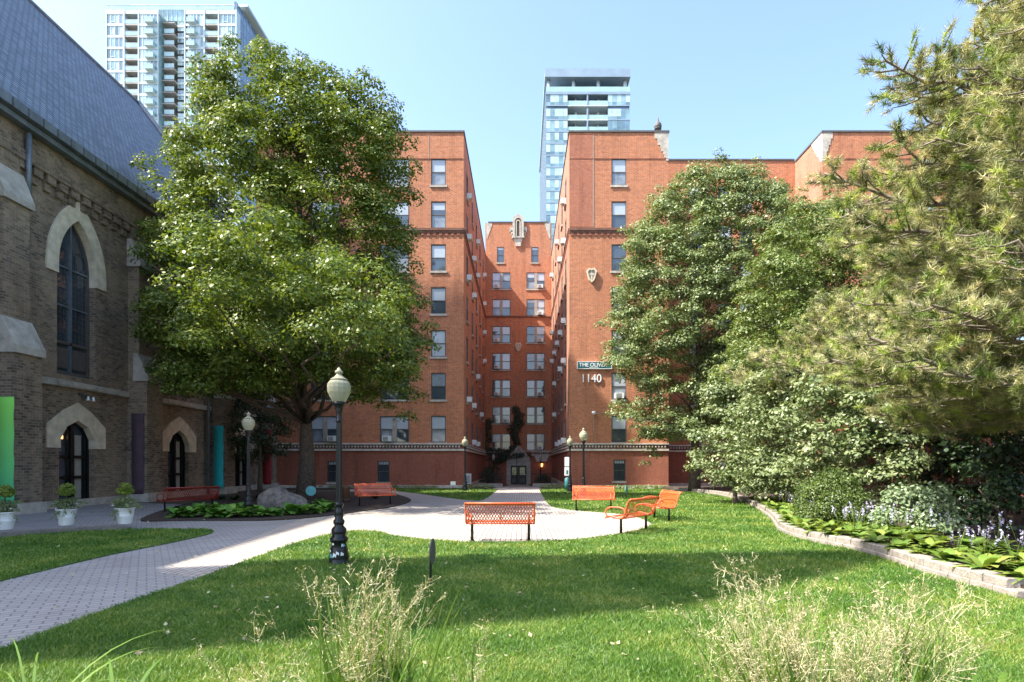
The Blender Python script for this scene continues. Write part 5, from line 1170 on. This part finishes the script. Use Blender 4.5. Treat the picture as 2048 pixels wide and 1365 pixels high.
# ---------------------------------------------------------------- ornamental grasses in the foreground
def ornamental(name, label, X, Y, nb_, npan, hgt, spread, seed, lean=(0, 0), group='tall ornamental grasses in the foreground', z0=.03, strawmat='straw'):
    r = np.random.default_rng(seed); root = thing(name, label, 'ornamental grass', (X, Y, z0), 0, group)
    def ribs(n, h, sp, w, seg, base):
        az = r.uniform(0, 2*np.pi, n); out = r.uniform(.15, 1, n)*sp; hh = h*r.uniform(.6, 1.05, n); bx = r.normal(0, base, n); by = r.normal(0, base, n); t = np.linspace(0, 1, seg+1)[None, :]
        x = bx[:, None]+(np.cos(az)*out)[:, None]*t**1.8+lean[0]*t**1.5*hh[:, None]; y = by[:, None]+(np.sin(az)*out)[:, None]*t**1.8+lean[1]*t**1.5*hh[:, None]; z = hh[:, None]*(t-.12*t**3*(out/sp)[:, None])
        c = np.stack([x, y, z], 2); sv = np.stack([-np.sin(az+r.normal(0, .6, n)), np.cos(az), 0*az], 1)[:, None, :]*(w*(1-t**2*.95))[:, :, None]
        V = np.stack([c-sv, c+sv], 2).reshape(n, -1, 3); idx = np.arange(seg)*2; f = np.stack([idx, idx+1, idx+3, idx+2], 1)[None]+(np.arange(n)*(seg+1)*2)[:, None, None]
        return V.reshape(-1, 3), f.reshape(-1, 4), c
    V, Fc, _ = ribs(nb_, hgt*.84, spread*.8, .0085, 7, spread*.28); npmesh('leaves', V, Fc, ['blade'], root)
    V, Fc, c = ribs(npan, hgt*.97, spread, .0022, 9, spread*.22)
    # panicles: fine side branches with seed specks
    Vs = [V]; Fs = [Fc]; off = len(V); br = []; seeds = []
    for i in range(npan):
        for k in range(17):
            t = r.uniform(.5, 1.0); j = min(8, int(t*9)); p = c[i, j]+(c[i, j+1]-c[i, j])*(t*9-j); dv = c[i, j+1]-c[i, j]; dv = dv/np.linalg.norm(dv); d = dv*.8+r.normal(size=3)*.5; d /= np.linalg.norm(d); L = r.uniform(.06, .19)*(1.35-t)*1.2; e = p+d*L
            br.append((p, e))
            for s_ in range(4): u = r.uniform(.35, 1); seeds.append(p+d*L*u+r.normal(size=3)*.008)
    P0 = np.array([b[0] for b in br]); P1 = np.array([b[1] for b in br]); sv = unit(np.cross(P1-P0, r.normal(size=P0.shape)))*.0014
    V2 = np.stack([P0-sv, P0+sv, P1+sv*.5, P1-sv*.5], 1).reshape(-1, 3); F2 = np.arange(len(V2)).reshape(-1, 4)+off; Vs.append(V2); Fs.append(F2)
    sd3 = np.array(seeds); V3, F3 = leaves(sd3, r.normal(size=sd3.shape), .014, .34); F3 = F3+off+len(V2); Vs.append(V3); Fs.append(F3)
    npmesh('seed_heads', np.concatenate(Vs), np.concatenate(Fs), ['blade', strawmat], root, mi=np.concatenate([np.zeros(len(Fc)), np.ones(len(F2)+len(F3))])); return root
ornamental('ornamental_grass', 'dense clump of switchgrass with airy seed heads left of center foreground', wx(735, 3.3), 3.3, 190, 62, 1.3, .42, 201)
ornamental('ornamental_grass', 'sparse leaning switchgrass stems at the far left of the foreground', wx(560, 3.1), 3.1, 8, 5, 1.05, .28, 202, (-.22, 0))
ornamental('ornamental_grass', 'single thin grass stem between the foreground clumps', wx(935, 3.4), 3.4, 7, 4, .98, .12, 203, (.05, 0))
ornamental('ornamental_grass', 'large pale switchgrass clump in the right foreground, leftmost of its group', wx(1560, 3.3), 3.3, 120, 75, 1.28, .5, 204, (-.12, 0))
ornamental('ornamental_grass', 'large pale switchgrass clump in the right foreground, middle of its group', wx(1690, 3.1), 3.1, 120, 70, 1.12, .5, 205, (.0, 0))
ornamental('ornamental_grass', 'upright switchgrass clump in the right foreground, rightmost of its group', wx(1800, 3.5), 3.5, 100, 45, 1.22, .4, 206, (.08, 0))
ornamental('ornamental_grass', 'slender pinkish grass stems rising left of the lamp post base', wx(645, 3.3), 3.3, 3, 2, 1.5, .16, 207, (-.12, 0))
def straps(label, X, Y, n, L, W, seed, mat='blade'):
    o = thing('daylily_plant', label, 'plant', (X, Y, .0), 0, 'strap leaved plants in the foreground'); V, Fc = broadleaf(n, L, W, seed, 1.0, 1.5, 8); npmesh('leaves', V, Fc, [mat], o)
straps('arching strap leaved plant at the bottom left corner', wx(60, 3.6), 3.6, 46, 1.0, .018, 301)
straps('strap leaved plant beneath the left foreground grass', wx(230, 3.5), 3.5, 16, 1.0, .022, 302)
straps('broad leaved plant at the bottom right corner', wx(1985, 3.2), 3.2, 34, 1.3, .06, 303)
straps('strap leaved plant right of the large grass clump', wx(1920, 3.5), 3.5, 40, 1.5, .022, 304)

# fallen leaves scattered over lawn and paving
n = 420; d = 5*(34/5)**rng.uniform(0, 1, n); P = np.stack([rng.uniform(-.8, .6, n)*d, d, np.full(n, .055)], 1)
keep = (P[:, 0] > -17) & (P[:, 0] < 6); P = P[keep]; V, Fc = leaves(P, np.array([0, 0, 1.])+rng.normal(size=P.shape)*.35, .06, .7)
tag(npmesh('fallen_leaves', V, Fc, ['straw']), 'small dry fallen leaves scattered over lawn and paving', 'leaves', kind='stuff')
